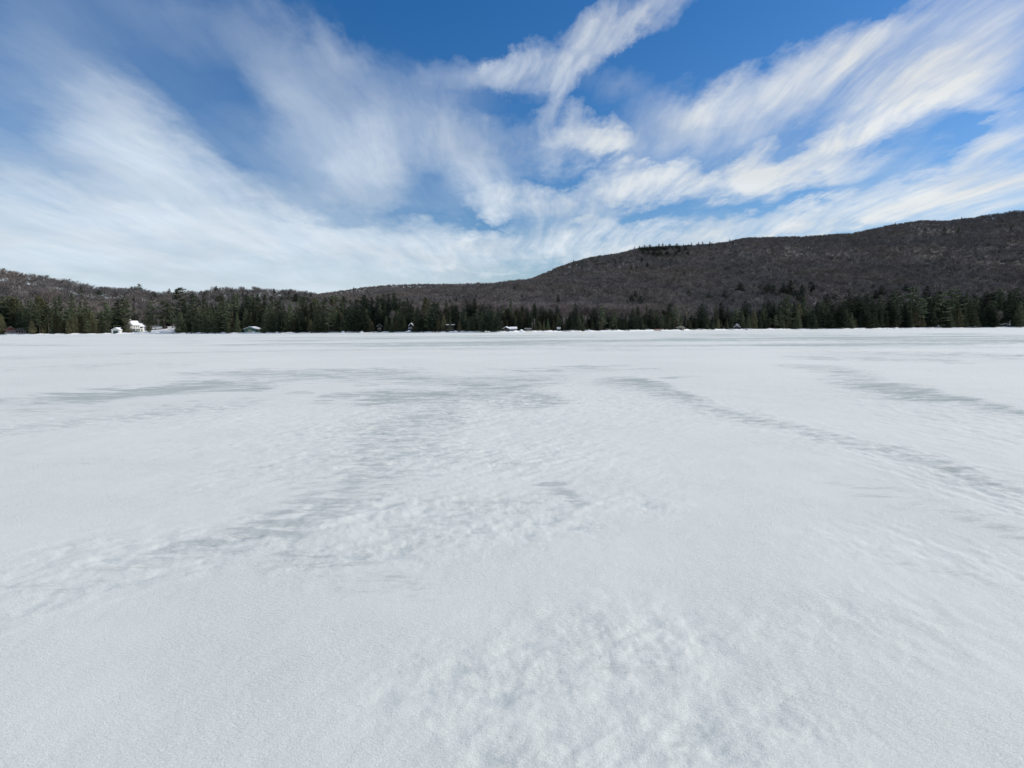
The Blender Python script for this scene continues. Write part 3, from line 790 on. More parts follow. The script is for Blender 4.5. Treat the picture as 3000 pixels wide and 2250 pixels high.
# -- trees one can pick out in the photograph: kind, x, tip y, metres behind the shore, width, variant
NAMED = [
 ('cedar', 7, 922, 4, 1.0, 1, 'olive cedar at the left edge of the photo, beside the dark red cabin'),
 ('pine', 60, 876, 26, .95, 2, 'tall green pine with sunlit layered limbs right behind the dark red cabin'),
 ('pine', 22, 886, 40, 1.0, 0, 'dark pine behind and left of the dark red cabin'),
 ('pine', 181, 868, 34, .75, 2, None), ('pine', 217, 861, 40, .85, 0, None), ('pine', 241, 884, 30, .6, 2, None),
 ('cedar', 95, 940, 3, 1.1, 3, None), ('cedar', 105, 903, 12, .9, 0, None), ('cedar', 126, 922, 5, .9, 2, None), ('cedar', 148, 900, 12, .8, 2, None),
 ('cedar', 171, 926, 5, 1.1, 1, None), ('cedar', 200, 934, 4, .9, 0, None), ('cedar', 215, 930, 5, 1.1, 1, None), ('spruce', 237, 893, 14, .8, 1, None),
 ('cedar', 252, 922, 6, 1.2, 0, None), ('cedar', 268, 914, 9, 1.2, 1, None), ('cedar', 290, 945, 5, 1.2, 3, None),
 ('pine', 320, 908, 18, 1.05, 3, 'half-bare pine with long pale limbs rising behind the small white garage'),
 ('pine', 367, 869, 40, .95, 2, 'tall layered pine standing behind and left of the white house'),
 ('cedar', 377, 932, 12, 1.35, 1, 'round reddish-brown cedar on the snow lawn between the white garage and white house'),
 ('cedar', 437, 944, 5, .95, 3, 'small lone cedar on the snow lawn in front of the white house'),
 ('pine', 445, 884, 44, .95, 0, 'dark pine rising directly behind the right end of the white house'), ('spruce', 435, 920, 40, .8, 1, None),
 ('pine', 483, 880, 52, 1.15, 1, 'broad dark pine behind the snowy clearing right of the white house'),
 ('pine', 535, 845, 40, 1.05, 4, 'tallest flat-topped pine left of the boathouse, its top bent like a hook'),
 ('pine', 573, 872, 9, 1.20, 3, 'big sunlit shore pine with long level limbs and a bare lower trunk'),
 ('spruce', 533, 915, 7, 1.15, 2, 'pointed young spruce alone on the snowy shore right of the clearing'),
 ('pine', 505, 890, 60, 1.1, 0, None),
 ('cedar', 608, 949, 5, 1.3, 0, None), ('spruce', 617, 903, 12, .85, 1, None), ('spruce', 650, 893, 20, .9, 3, None), ('cedar', 670, 944, 4, 1.0, 0, None),
 ('spruce', 690, 898, 15, .9, 1, None), ('spruce', 722, 904, 14, 1.0, 2, None),
 ('pine', 742, 867, 22, .95, 2, 'tall pine with pale limb tips rising behind the green boathouse'),
 ('pine', 800, 879, 22, 1.0, 2, None), ('pine', 808, 904, 10, .85, 2, None),
 ('pine', 855, 884, 9, .85, 2, 'brightest yellow-green shore pine, with evenly spaced level limbs'),
 ('pine', 880, 903, 12, .7, 4, None), ('pine', 893, 870, 26, .9, 2, None), ('spruce', 915, 888, 16, .9, 1, None), ('spruce', 905, 925, 6, .9, 0, None),
 ('cedar', 955, 952, 3, .9, 0, None), ('spruce', 940, 900, 14, .9, 3, None), ('spruce', 985, 908, 10, 1.0, 2, None), ('cedar', 1000, 918, 7, 1.2, 1, None), ('cedar', 1018, 925, 5, 1.1, 0, None),
 ('hemlock', 1045, 880, 26, .9, 0, None), ('hemlock', 1078, 876, 28, .8, 1, None), ('hemlock', 1092, 871, 32, .8, 2, None), ('hemlock', 1110, 866, 34, .8, 0, None), ('hemlock', 1126, 865, 36, .8, 1, None),
 ('hemlock', 1141, 862, 36, .75, 2, None), ('hemlock', 1157, 859, 38, .8, 0, 'highest dark hemlock of the clump left of the snow-roofed hillside cabin'), ('hemlock', 1174, 876, 30, .8, 1, None), ('hemlock', 1196, 875, 30, .9, 2, None), ('hemlock', 1224, 900, 22, .9, 0, None),
 ('spruce', 1165, 908, 12, 1.1, 2, None), ('spruce', 1185, 924, 8, 1.0, 0, None), ('spruce', 1130, 930, 6, .9, 1, None), ('cedar', 1215, 941, 6, 1.2, 1, None), ('cedar', 1085, 935, 5, 1.3, 1, None),
 ('spruce', 1260, 925, 7, 1.0, 3, None), ('hemlock', 1276, 885, 30, 1.0, 1, None), ('spruce', 1290, 914, 11, .8, 1, None), ('spruce', 1319, 925, 8, .7, 1, 'slim spruce with a snowy branch, in front of the snow-railed camp'),
 ('pine', 1398, 905, 10, .9, 2, None), ('hemlock', 1416, 892, 20, .8, 0, None), ('hemlock', 1438, 896, 20, .9, 1, None), ('hemlock', 1340, 898, 22, .9, 2, None),
 ('hemlock', 1490, 908, 20, .9, 0, None), ('hemlock', 1568, 895, 20, .9, 2, None), ('hemlock', 1590, 899, 18, 1.0, 1, None), ('hemlock', 1612, 904, 16, 1.0, 0, None), ('spruce', 1635, 914, 12, 1.0, 2, None),
 ('pine', 2305, 864, 10, 1.15, 3, 'large pale-limbed pine standing out from the dark right-hand shore trees'),
 ('pine', 2425, 903, 8, .9, 2, 'pine with grey-green lower limbs, right of the large pale-limbed shore pine'),
 ('spruce', 1882, 925, 8, 1.0, 1, 'pale-edged slim spruce on the shore left of the row of overturned boats'), ('pine', 1925, 917, 10, .9, 2, None), ('pine', 1940, 920, 12, .8, 2, None),
 ('pine', 2235, 905, 12, .8, 2, None), ('pine', 2585, 880, 12, 1.1, 3, None), ('pine', 2735, 865, 18, 1.4, 1, 'broad dark pine above the white shore box'),
]
for kd, px, top, dY, wd, var, lab in NAMED:
    tree_at(kd, px, top, dY, wd, var, 'front' if dY < 15 else 'second', lab)

# -- the rest of the shore belt
ENV = np.array([(0, 894), (130, 896), (300, 912), (345, 910), (420, 905), (560, 898), (700, 892), (900, 890), (1000, 898), (1100, 892), (1200, 894), (1300, 905), (1500, 908), (1650, 918), (1800, 922),
                (2000, 920), (2150, 910), (2300, 896), (2450, 886), (2600, 878), (2700, 868), (3000, 868)], float)
def env(px): return float(np.interp(px, ENV[:, 0], ENV[:, 1]))
GAPS = [(14, 78, 22), (318, 392, 26), (378, 447, 44), (452, 514, 60), (514, 556, 16), (702, 762, 14), (1098, 1126, 14), (1190, 1216, 14), (1306, 1336, 13), (1466, 1515, 14), (1524, 1580, 9), (1630, 1645, 9),
        (1918, 1940, 6), (1980, 2010, 10), (2140, 2180, 10), (2740, 2758, 5), (2920, 2968, 12)]
def min_back(px):
    m = 0
    for a, b, d in GAPS:
        if a - 4 <= px <= b + 4: m = max(m, d)
    return m
def kind_for(px, row):
    r = random.random()
    if px < 340:  w = dict(cedar=.5, spruce=.25, pine=.2, hemlock=.05)
    elif px < 1000: w = dict(cedar=.25, spruce=.42, pine=.2, hemlock=.13)
    elif px < 1700: w = dict(cedar=.18, spruce=.32, pine=.1, hemlock=.40)
    else: w = dict(cedar=.12, spruce=.30, pine=.13, hemlock=.45)
    if row != 'front': w['cedar'] *= 0.25; w['hemlock'] *= 1.0; w['spruce'] *= 1.25; w['pine'] *= 1.3
    tot = sum(w.values()); r *= tot
    for k_, v_ in w.items():
        r -= v_
        if r <= 0: return k_
    return 'hemlock'
px = -30.0
while px < 3040:
    shY = float(shore(t_of(px)))
    mb = min_back(px)
    dY = max(random.uniform(3.0, 9), mb + 2)
    basey = np.interp(px, [p[0] for p in SH], [p[1] for p in SH])
    top = env(px) + random.uniform(-6, 34) + (8 if px > 1700 else 0)
    kd = kind_for(px, 'front')
    if kd == 'cedar': top = max(top, basey - random.uniform(30, 62))
    if mb < 40: tree_at(kd, px, top, dY, random.uniform(.9, 1.25), None, 'front')
    px += random.uniform(10, 19) * (1.0 if px < 1700 else 0.9)
px = -40.0
while px < 3050:
    mb = min_back(px)
    if mb < 44:
        dY = max(random.uniform(13, 24), mb + 8)
        tree_at(kind_for(px, 'second'), px, env(px) + random.choice((-22, -8, 0, 6, 14, 24)) + random.uniform(-5, 5), dY, random.uniform(.95, 1.3), None, 'second')
    px += random.uniform(10, 18)
px = -40.0
while px < 3050:
    if not (400 < px < 470 and random.random() < .5):
        dY = max(random.uniform(30, 50), min_back(px) + 14)
        tree_at(kind_for(px, 'third'), px, env(px) + random.choice((-26, -12, 0, 6, 14, 22)) + random.uniform(-5, 5), dY, random.uniform(1.0, 1.4), None, 'third')
    px += random.uniform(14, 25)

# -- conifers scattered over the slopes: kind, x, tip y, crown height px, depth
def slope_tree(kind, px, top, hpx, wid, row, lab=None, parts=True):
    """a conifer whose upper part (hpx photo pixels) stands clear of the bare crowns around it"""
    t = t_of(px)
    Yc = np.linspace(float(shore(t)) + 30, 2400, 700)
    zg = terrain(np.full_like(Yc, t), Yc)
    d = ray(px, top)
    ztip = CAM_H + d[2] / d[1] * Yc
    hit = np.where(ztip - zg <= hpx * Yc / F * 0.9 + 9.5)[0]
    if len(hit) == 0: return None
    Yt = Yc[hit[0]]; zb = zg[hit[0]]
    return plant(kind, t * Yt, Yt, zb, min(max(ztip[hit[0]] - zb, 8.0), 36.0), wid * (1.4 if row == 'slope' else 1.2), None, row, px, lab, parts)
SLOPE = [
 ('pine', 245, 842, 26, .9), ('hemlock', 297, 848, 24, 1.0), ('hemlock', 395, 840, 18, 1.2), ('pine', 418, 832, 26, 1.1), ('hemlock', 503, 846, 26, .8), ('hemlock', 640, 838, 24, .7),
 ('hemlock', 595, 852, 20, 1.0), ('hemlock', 460, 858, 18, .9), ('hemlock', 610, 850, 22, 1.0), ('hemlock', 685, 850, 20, .9), ('hemlock', 808, 846, 22, .7), ('hemlock', 850, 854, 22, .8), ('hemlock', 898, 856, 22, .8), ('hemlock', 915, 860, 24, .9),
 ('hemlock', 870, 862, 24, .9), ('hemlock', 730, 852, 20, .9), ('hemlock', 570, 858, 24, 1.0), ('hemlock', 655, 862, 24, 1.0), ('hemlock', 770, 866, 22, 1.0), ('hemlock', 700, 868, 20, 1.0), ('hemlock', 830, 872, 24, 1.0),
 ('hemlock', 955, 872, 30, .9), ('hemlock', 975, 870, 30, .8), ('hemlock', 1010, 868, 34, .8), ('hemlock', 1030, 878, 30, .8), ('hemlock', 1320, 877, 28, .8), ('hemlock', 1338, 873, 26, .8), ('hemlock', 1365, 876, 26, .8), ('spruce', 1385, 866, 16, .8),
 ('hemlock', 1475, 875, 14, .8), ('hemlock', 1529, 863, 18, 1.0), ('hemlock', 1605, 872, 8, 1.5), ('hemlock', 1635, 864, 38, .7), ('hemlock', 1720, 865, 12, 1.2),
 ('hemlock', 1860, 853, 28, 1.0), ('hemlock', 1875, 868, 40, .9), ('hemlock', 1848, 870, 24, .9), ('hemlock', 1890, 867, 12, 1.0), ('hemlock', 1878, 808, 12, 1.2), ('hemlock', 2015, 848, 30, .8), ('hemlock', 2075, 857, 28, .9), ('hemlock', 2120, 849, 30, .9),
 ('hemlock', 2165, 828, 32, 1.1), ('hemlock', 2205, 832, 16, 1.2), ('hemlock', 2245, 827, 40, .9), ('hemlock', 2261, 836, 36, 1.0), ('hemlock', 2290, 832, 36, 1.0), ('hemlock', 2311, 822, 50, 1.1),
 ('hemlock', 2345, 832, 40, .9), ('hemlock', 2370, 823, 20, 1.1), ('hemlock', 2330, 850, 30, 1.1), ('hemlock', 2575, 835, 40, .9), ('hemlock', 2595, 828, 12, .9), ('hemlock', 2550, 833, 20, .9), ('hemlock', 2647, 832, 28, .9), ('hemlock', 2560, 850, 30, 1.0),
]
for kd, px, top, hp, wd in SLOPE: slope_tree(kd, px, top, hp, wd, 'slope')
for q in range(62):
    px = random.uniform(560, 950) if q < 40 else random.uniform(990, 1260)
    top = random.uniform(858, 892) if q < 40 else random.uniform(872, 895)
    slope_tree(('hemlock', 'spruce', 'pine')[q % 3], px, top, random.uniform(14, 26), random.uniform(.75, 1.1), 'slope')
for q in range(44):
    px = random.uniform(2440, 3000) if q < 24 else random.uniform(1650, 2450)
    top = random.uniform(858, 878) if q < 24 else random.uniform(888, 908)
    slope_tree(('hemlock', 'spruce', 'pine')[q % 3], px, top, random.uniform(16, 26), random.uniform(.85, 1.2), 'slope')
SMALL = [  # little pointed spruces on the mountain
 (1846, 728, 8), (1856, 727, 8), (1870, 724, 14), (1877, 727, 14), (1885, 722, 15), (1892, 726, 14), (1900, 720, 16), (1910, 726, 14), (1918, 724, 15), (1926, 719, 18), (1937, 717, 20), (1945, 722, 16), (1957, 718, 14), (1967, 724, 10), (1978, 717, 14), (1985, 726, 20), (1996, 719, 10),
 (2003, 722, 18), (2012, 719, 10), (2020, 715, 9), (2040, 714, 10), (2052, 712, 9), (2073, 711, 12), (2098, 704, 12), (2118, 702, 12), (2130, 705, 8), (2140, 712, 8), (1880, 733, 16), (1896, 738, 14), (1912, 734, 16), (1930, 736, 18), (1950, 738, 14), (1922, 742, 14), (1994, 738, 10), (2010, 740, 12),
 (1743, 747, 7), (1756, 750, 5), (1562, 804, 7), (1573, 803, 7), (1551, 808, 6), (1680, 766, 12), (1693, 767, 10), (1706, 764, 14), (1716, 766, 9), (1728, 757, 9), (1738, 760, 8), (1675, 796, 10), (1770, 772, 10), (1800, 764, 8), (1813, 758, 8), (1878, 757, 12), (1886, 750, 9), (1884, 788, 9),
 (1847, 782, 14), (1893, 773, 14), (1863, 782, 8), (1880, 782, 7), (1904, 759, 9), (1935, 748, 10), (1937, 763, 6), (1976, 741, 14), (1960, 760, 6), (1650, 784, 9), (1745, 765, 8), (1704, 803, 8), (1779, 801, 6), (2400, 684, 6), (2462, 682, 6), (2606, 656, 8), (2692, 669, 14), (2748, 668, 14), (2789, 668, 16),
 (2715, 641, 5), (2780, 639, 6), (2795, 640, 6), (2807, 637, 7), (2905, 618, 7), (2911, 645, 9), (2978, 631, 8), (2953, 634, 7), (2940, 661, 8), (2881, 700, 7), (2600, 683, 6), (1258, 833, 4), (1298, 845, 6), (1330, 842, 5), (1212, 846, 6), (1040, 845, 6), (1080, 850, 5), (1380, 838, 6),
]
for px, top, hp in SMALL: slope_tree("hemlock" if (1870 < px < 2030 and hp > 11) else "spruce", px, top - 4, hp + 4, 1.25, "mountain")

# -- bare broadleaf woods: the nearest are single trees, the rest one wood
def scatter(n, tmin, tmax, ymin, ymax):
    """even scatter over the ground between two depths"""
    t = rng.uniform(tmin, tmax, n)
    y = np.sqrt(rng.uniform(0, 1, n) * (ymax ** 2 - ymin ** 2) + ymin ** 2)
    return t, y
PTS = []
for (n, a, b, y0, y1) in ((2600, -1.0, -0.10, 290, 700), (15000, -0.35, 1.0, 330, 1010), (17000, -0.15, 1.0, 1000, 1720), (6500, -0.50, 0.20, 1500, 2330)):
    t, y = scatter(n, a, b, y0, y1)
    PTS.append(np.stack([t, y], 1))
PTS = np.concatenate(PTS)
tP, yP = PTS[:, 0], PTS[:, 1]
dS = yP - shore(tP)
xP = tP * yP
dn = fbm(xP * 0.010, yP * 0.010, 3, 77)
keep = (dS > 46) & (rng.uniform(0, 1, len(tP)) < sstep(-0.42, -0.10, dn) + 0.35)
keep &= ~((tP > t_of(455)) & (tP < t_of(515)) & (dS < 70))
tP, yP, xP, dS = tP[keep], yP[keep], xP[keep], dS[keep]
zP = terrain(tP, yP)
opP = openness(xP, yP, zP + 4)
kp = rng.uniform(0, 1, len(tP)) > opP * 0.22
tP, yP, xP, dS, zP, opP = tP[kp], yP[kp], xP[kp], dS[kp], zP[kp], opP[kp]
# drop what stands hidden in the dips behind the brows
def hidden(tv, yv, zv, Htree):
    res = np.zeros(len(tv), bool)
    top = (zv + Htree - CAM_H) / yv
    for fr in np.linspace(0.35, 0.985, 30):
        yy = yv * fr
        g = terrain(tv, yy)
        gr = np.where(yy > shore(tv) + 20, (g + 9 - CAM_H) / yy, -1)
        res |= gr > top
    return res
hid = hidden(tP, yP, zP, 14.0)
tP, yP, xP, zP, dS, opP = tP[~hid], yP[~hid], xP[~hid], zP[~hid], dS[~hid], opP[~hid]
order = np.argsort(yP)
near_idx = []
seen = 0
for q in order:
    if abs(tP[q]) < 0.93 and dS[q] > 46 and len(near_idx) < 285: near_idx.append(q)
near = np.zeros(len(tP), bool); near[near_idx] = True
for q in near_idx:
    pxq = 1500 + F * tP[q]
    plant('bare', xP[q], yP[q], zP[q], random.uniform(12, 17), random.uniform(.9, 1.2), None, 'wood', pxq)
# pale bare trees one can pick out
for px, top, dY, lab in ((970, 885, 14, 'pale bare birch between the dark spruces, trunk standing clear'), (150, 838, 55, 'pale branching bare tree on the left hill above the cedars'),
                         (2922, 905, 9, 'pale forked bare tree standing beside the right-hand shore cabin'), (1566, 930, 6, 'bare straight pale trunk rising beside the wooden boat rack'),
                         (1560, 942, 7, 'shorter bare trunk just left of the straight pale trunk by the boat rack'), (775, 876, 40, 'bare pale tree among the pines right of the green boathouse'),
                         (2010, 895, 16, 'pale spreading bare tree behind the light-fronted cabin'), (960, 905, 12, 'slim bare tree left of the pale birch between spruces'),
                         (1150, 905, 14, 'small reddish bare tree amid the dark hemlock clump')):
    thin_ = 0.30 if 'straight' in lab or 'shorter' in lab else .85
    o = tree_at('bare', px, top, dY, thin_, None, 'front', lab)

P_coll = bpy.data.collections.new('bare_tree_kinds')      # never linked to the scene: only a source for the wood
for q, kw in enumerate((dict(), dict(spread=3.5), dict(spread=4.8, base_low=.3), dict(spread=3.0, base_low=.5), dict(spread=4.2, base_low=.4, H=13), dict(spread=3.8, base_low=.55, trunk_r=.2))):
    tkg, g = make_bare(60 + q, twigs=330, tw=0.085, **kw)
    b0 = len(tkg.V)
    tkg.V += g.V; tkg.F += [tuple(v + b0 for v in f) for f in g.F]; tkg.M += [1] * len(g.F)
    tr = M_BIRCH if q in (3, 5) else M_GREYBARK
    me = tkg.mesh('bare_tree_kind', [tr, M_TWIG_FAR])
    P_coll.objects.link(bpy.data.objects.new('bare_tree_kind_%d' % q, me))
fx, fy, fz = xP[~near], yP[~near], zP[~near]
n = len(fx)
wm = bpy.data.meshes.new('bare_wood')
wm.vertices.add(n); wm.vertices.foreach_set('co', np.stack([fx, fy, fz - 0.3], 1).astype(np.float32).ravel())
for nm, arr in (('rz', rng.uniform(0, 6.28, n)), ('sc', rng.uniform(0.75, 1.12, n)), ('sw', rng.uniform(0.85, 1.25, n))):
    a_ = wm.attributes.new(nm, 'FLOAT', 'POINT'); a_.data.foreach_set('value', arr.astype(np.float32))
a_ = wm.attributes.new('kd', 'INT', 'POINT')
kd = rng.integers(0, 6, n); kd = np.where((kd == 3) & (rng.random(n) < .5), 0, kd); kd = np.where(opP[~near] > .15, np.where(rng.random(n) < .6, 3, 5), kd); a_.data.foreach_set('value', kd.astype(np.int32))
wm.update()
wood = bpy.data.objects.new('bare_wood', wm); COL.objects.link(wood)
wood['kind'] = 'stuff'; wood['label'] = 'leafless grey-brown woods covering the hills and the mountain behind the lake'; wood['category'] = 'woods'
ng = bpy.data.node_groups.new('wood_scatter', 'GeometryNodeTree')
ng.interface.new_socket('Geometry', in_out='INPUT', socket_type='NodeSocketGeometry')
ng.interface.new_socket('Geometry', in_out='OUTPUT', socket_type='NodeSocketGeometry')
N, L = ng.nodes, ng.links
gi = N.new('NodeGroupInput'); go = N.new('NodeGroupOutput')
iop = N.new('GeometryNodeInstanceOnPoints'); ci = N.new('GeometryNodeCollectionInfo')
ci.inputs['Collection'].default_value = P_coll
ci.inputs['Separate Children'].default_value = True
ci.inputs['Reset Children'].default_value = True
def named(nm, ty):
    q = N.new('GeometryNodeInputNamedAttribute'); q.data_type = ty; q.inputs['Name'].default_value = nm
    return q.outputs['Attribute']
cx1 = N.new('ShaderNodeCombineXYZ'); L.new(named('rz', 'FLOAT'), cx1.inputs[2])
cx2 = N.new('ShaderNodeCombineXYZ'); sw_ = named('sw', 'FLOAT')
L.new(sw_, cx2.inputs[0]); L.new(sw_, cx2.inputs[1]); L.new(named('sc', 'FLOAT'), cx2.inputs[2])
L.new(gi.outputs[0], iop.inputs['Points']); L.new(ci.outputs[0], iop.inputs['Instance'])
iop.inputs['Pick Instance'].default_value = True
L.new(named('kd', 'INT'), iop.inputs['Instance Index'])
L.new(cx1.outputs[0], iop.inputs['Rotation']); L.new(cx2.outputs[0], iop.inputs['Scale'])
L.new(iop.outputs[0], go.inputs[0])
md = wood.modifiers.new('scatter', 'NODES'); md.node_group = ng

# ------------------------------------------------------------------ cabins and other things on the shore
M_WHITE = plain('white_painted_boards', (0.66, 0.66, 0.62), 0.6, 0.3, 0.05, 2)
M_DARK = plain('dark_stained_boards', (0.050, 0.042, 0.040), 0.8, 0.2, 0.2, 2)
M_RED = plain('dark_red_boards', (0.11, 0.045, 0.040), 0.8, 0.2, 0.2, 2)
M_GREEN = plain('green_painted_boards', (0.10, 0.17, 0.125), 0.7, 0.3, 0.12, 2)
M_DKGREEN = plain('dark_green_paint', (0.03, 0.055, 0.045), 0.6, 0.3, 0.1, 2)
M_TAN = plain('tan_boards', (0.36, 0.32, 0.22), 0.7, 0.2, 0.12, 2)
M_GREY = plain('weathered_boards', (0.26, 0.24, 0.22), 0.85, 0.15, 0.2, 2)
M_SHINGLE = plain('dark_shingles', (0.07, 0.07, 0.075), 0.9, 0.1, 0.2, 3)
M_TRIM = plain('pale_trim', (0.55, 0.55, 0.53), 0.6, 0.3, 0.05, 2)
M_BRICK = plain('brick', (0.25, 0.12, 0.09), 0.85, 0.1, 0.2, 4)
M_ROCK = plain('rock', (0.17, 0.16, 0.15), 0.9, 0.1, 0.3, 2)
M_HULL = plain('red_brown_hull', (0.16, 0.065, 0.05), 0.5, 0.4, 0.1, 2)
mg, Tg, bg_ = material('window_glass')
bg_.inputs['Base Color'].default_value = (0.015, 0.018, 0.022, 1); bg_.inputs['Roughness'].default_value = 0.08
M_GLASS = mg

class BX:
    """boxes and prisms collected into one mesh"""
    def __init__(s): s.V = []; s.F = []
    def box(s, x0, x1, y0, y1, z0, z1):
        b = len(s.V)
        s.V += [(x0, y0, z0), (x1, y0, z0), (x1, y1, z0), (x0, y1, z0), (x0, y0, z1), (x1, y0, z1), (x1, y1, z1), (x0, y1, z1)]
        s.F += [tuple(b + i for i in f) for f in ((0, 3, 2, 1), (4, 5, 6, 7), (0, 1, 5, 4), (1, 2, 6, 5), (2, 3, 7, 6), (3, 0, 4, 7))]
        return s
    def hull(s, pts0, pts1):
        """prism between two equal polygons"""
        b = len(s.V); n = len(pts0); s.V += list(pts0) + list(pts1)
        s.F.append(tuple(b + i for i in range(n))[::-1]); s.F.append(tuple(b + n + i for i in range(n)))
        for i in range(n): s.F.append((b + i, b + (i + 1) % n, b + n + (i + 1) % n, b + n + i))
        return s
    def obj(s, name, mat, parent=None):
        o = mesh_obj(name, s.V, s.F, [mat], parent)
        return o

def site(px, dY, rot=0.0, dz=0.0):
    t = t_of(px); Yt = float(shore(t)) + dY
    az_ = math.atan(t)
    z = ground_z(t * Yt, Yt)
    return (t * Yt, Yt, z + dz), -az_ + R(rot), Yt / F * math.cos(az_), Yt / F   # location, heading, metres per px across, per px up

def gable_parts(o, w, d, h, rise, gable='front', wall=M_DARK, over=0.4, snow=0.25, trim=M_TRIM, x0=None, y0=0.0, wname='wall'):
    """walls + roof with its snow; gable 'front' has its ridge running away from the viewer"""
    if x0 is None: x0 = -w / 2
    x1 = x0 + w; y1 = y0 + d; xm = (x0 + x1) / 2; ym = (y0 + y1) / 2
    b = BX()
    if gable == 'front':
        b.hull([(x0, y0, -1.2), (x1, y0, -1.2), (x1, y0, h), (xm, y0, h + rise), (x0, y0, h)], [(x0, y1, -1.2), (x1, y1, -1.2), (x1, y1, h), (xm, y1, h + rise), (x0, y1, h)])
    else:
        b.hull([(x0, y0, -1.2), (x0, y1, -1.2), (x0, y1, h), (x0, ym, h + rise), (x0, y0, h)], [(x1, y0, -1.2), (x1, y1, -1.2), (x1, y1, h), (x1, ym, h + rise), (x1, y0, h)])
    b.obj(wname, wall, o)
    def slabs(th0, th1, ov, inset=0.0):
        q = BX()
        if gable == 'front':
            k = rise / (w / 2)
            for sg in (-1, 1):
                xe = xm + sg * (w / 2 + ov)
                ze = h - k * ov
                a = [(xm, y0 - ov + inset, h + rise + th0), (xe - sg * inset, y0 - ov + inset, ze + th0 + k * inset), (xe - sg * inset, y0 - ov + inset, ze + th1 + k * inset), (xm, y0 - ov + inset, h + rise + th1)]
                c = [(p[0], y1 + ov - inset, p[2]) for p in a]
                q.hull(a, c) if sg > 0 else q.hull(a[::-1], c[::-1])
        else:
            k = rise / (d / 2)
            for sg in (-1, 1):
                ye = ym + sg * (d / 2 + ov)
                ze = h - k * ov
                a = [(x0 - ov + inset, ym, h + rise + th0), (x0 - ov + inset, ye - sg * inset, ze + th0 + k * inset), (x0 - ov + inset, ye - sg * inset, ze + th1 + k * inset), (x0 - ov + inset, ym, h + rise + th1)]
                c = [(x1 + ov - inset, p[1], p[2]) for p in a]
                q.hull(a, c) if sg < 0 else q.hull(a[::-1], c[::-1])
        return q
    rf = slabs(0.03, 0.20, over).obj('roof', trim, o)
    if snow: slabs(0.205, 0.205 + snow, over, 0.06).obj('roof_snow', M_SNOW, rf)
    return rf

def window(o, x, z, w, h, y=0.0, frame=M_TRIM, name='window'):
    f = BX().box(x - w / 2, x + w / 2, y - 0.06, y + 0.02, z, z + h).obj(name, frame, o)
    BX().box(x - w / 2 + .10, x + w / 2 - .10, y - 0.075, y - 0.062, z + .10, z + h - .10).obj('pane', M_GLASS, f)
    return f
def panel(o, name, x0, x1, z0, z1, mat, y=0.0, th=0.05):
    return BX().box(x0, x1, y - th, y + 0.02, z0, z1).obj(name, mat, o)

# dark red cabin at the left edge
loc, rz, mx, mz = site(31, 5)
o = thing('lake_cabin', 'dark red-brown gabled cabin with a lower porch wing at the left end of the shore', 'cabin', loc, rz)
W_ = 34 * mx; gable_parts(o, W_, 8, 12 * mz, 10 * mz, 'front', M_RED, .5, 0, M_GREY)
for k_ in (-.3, -.08, .14, .34): window(o, W_ * k_, 4.5 * mz, .15 * W_, 6 * mz)
panel(o, 'deck', -W_ / 2 - .3, W_ / 2 + 28 * mx, 0.3, 1.0, M_GREY, -0.3, 1.2)
b = BX(); b.hull([(W_ / 2 + .05, .4, 11 * mz), (W_ / 2 + .05, 6, 16 * mz), (W_ / 2 + .05, 6, 17 * mz), (W_ / 2 + .05, .4, 12 * mz)][::-1], [(W_ / 2 + 26 * mx, .4, 11 * mz), (W_ / 2 + 26 * mx, 6, 16 * mz), (W_ / 2 + 26 * mx, 6, 17 * mz), (W_ / 2 + 26 * mx, .4, 12 * mz)][::-1]); b.obj('porch_roof', M_SHINGLE, o)
BX().box(W_ / 2 + .03, W_ / 2 + 25 * mx, 2.5, 6, -1, 11 * mz).obj('wing_wall', M_RED, o)
for k_ in (4, 12, 20, 25): BX().box(W_ / 2 + k_ * mx, W_ / 2 + k_ * mx + .22, .5, .7, 0.8, 11 * mz).obj('post', M_TRIM, o)

# small white garage
loc, rz, mx, mz = site(338, 4, -14)
o = thing('boat_garage', 'small white gabled garage with a dark green door at the edge of the ice', 'garage', loc, rz)
W_ = 24 * mx; gable_parts(o, W_, 6.5, 10.5 * mz, 6 * mz, 'front', M_WHITE, .35, .22, M_TRIM)
dr = panel(o, 'door', -W_ * .30, W_ * .30, 0.05, 9 * mz, M_DKGREEN)
# snow-topped shed behind it
loc, rz, mx, mz = site(349, 16, 8)
o = thing('garden_shed', 'low white shed with a lumpy snow roof just behind the white garage', 'shed', loc, rz)
gable_parts(o, 10 * mx, 3, 11.5 * mz, 3 * mz, 'side', M_WHITE, .3, .3); window(o, 0, 7 * mz, 1.0, 3 * mz)

# white two-storey house
loc, rz, mx, mz = site(403, 30, 24)
loc = (loc[0], loc[1], at_depth(403, 972.5, loc[1])[2])
o = thing('white_house', 'white two-storey house with a snow-covered roof, chimney and green-skirted deck', 'house', loc, rz)
W_ = 44 * mx
gable_parts(o, 30 * mx, 8.5, 20 * mz, 11 * mz, 'side', M_WHITE, .55, .28, M_TRIM, x0=-W_ / 2)
gable_parts(o, 15 * mx, 7.0, 16 * mz, 7 * mz, 'side', M_WHITE, .45, .28, M_TRIM, x0=-W_ / 2 + 30 * mx + .03, y0=.6, wname='wing_wall')
for xx, ww in ((-9, 3.2), (-3, 3.2), (3, 3.0)): window(o, xx * mx, 12.5 * mz, ww * mx, 4.6 * mz, frame=M_WHITE)
window(o, 14 * mx, 10.5 * mz, 9 * mx, 4 * mz, .6, frame=M_WHITE)
for xx, ww in ((-13, 8), (-1, 3), (5, 5)): window(o, xx * mx, 3 * mz, ww * mx, 6 * mz, frame=M_WHITE)
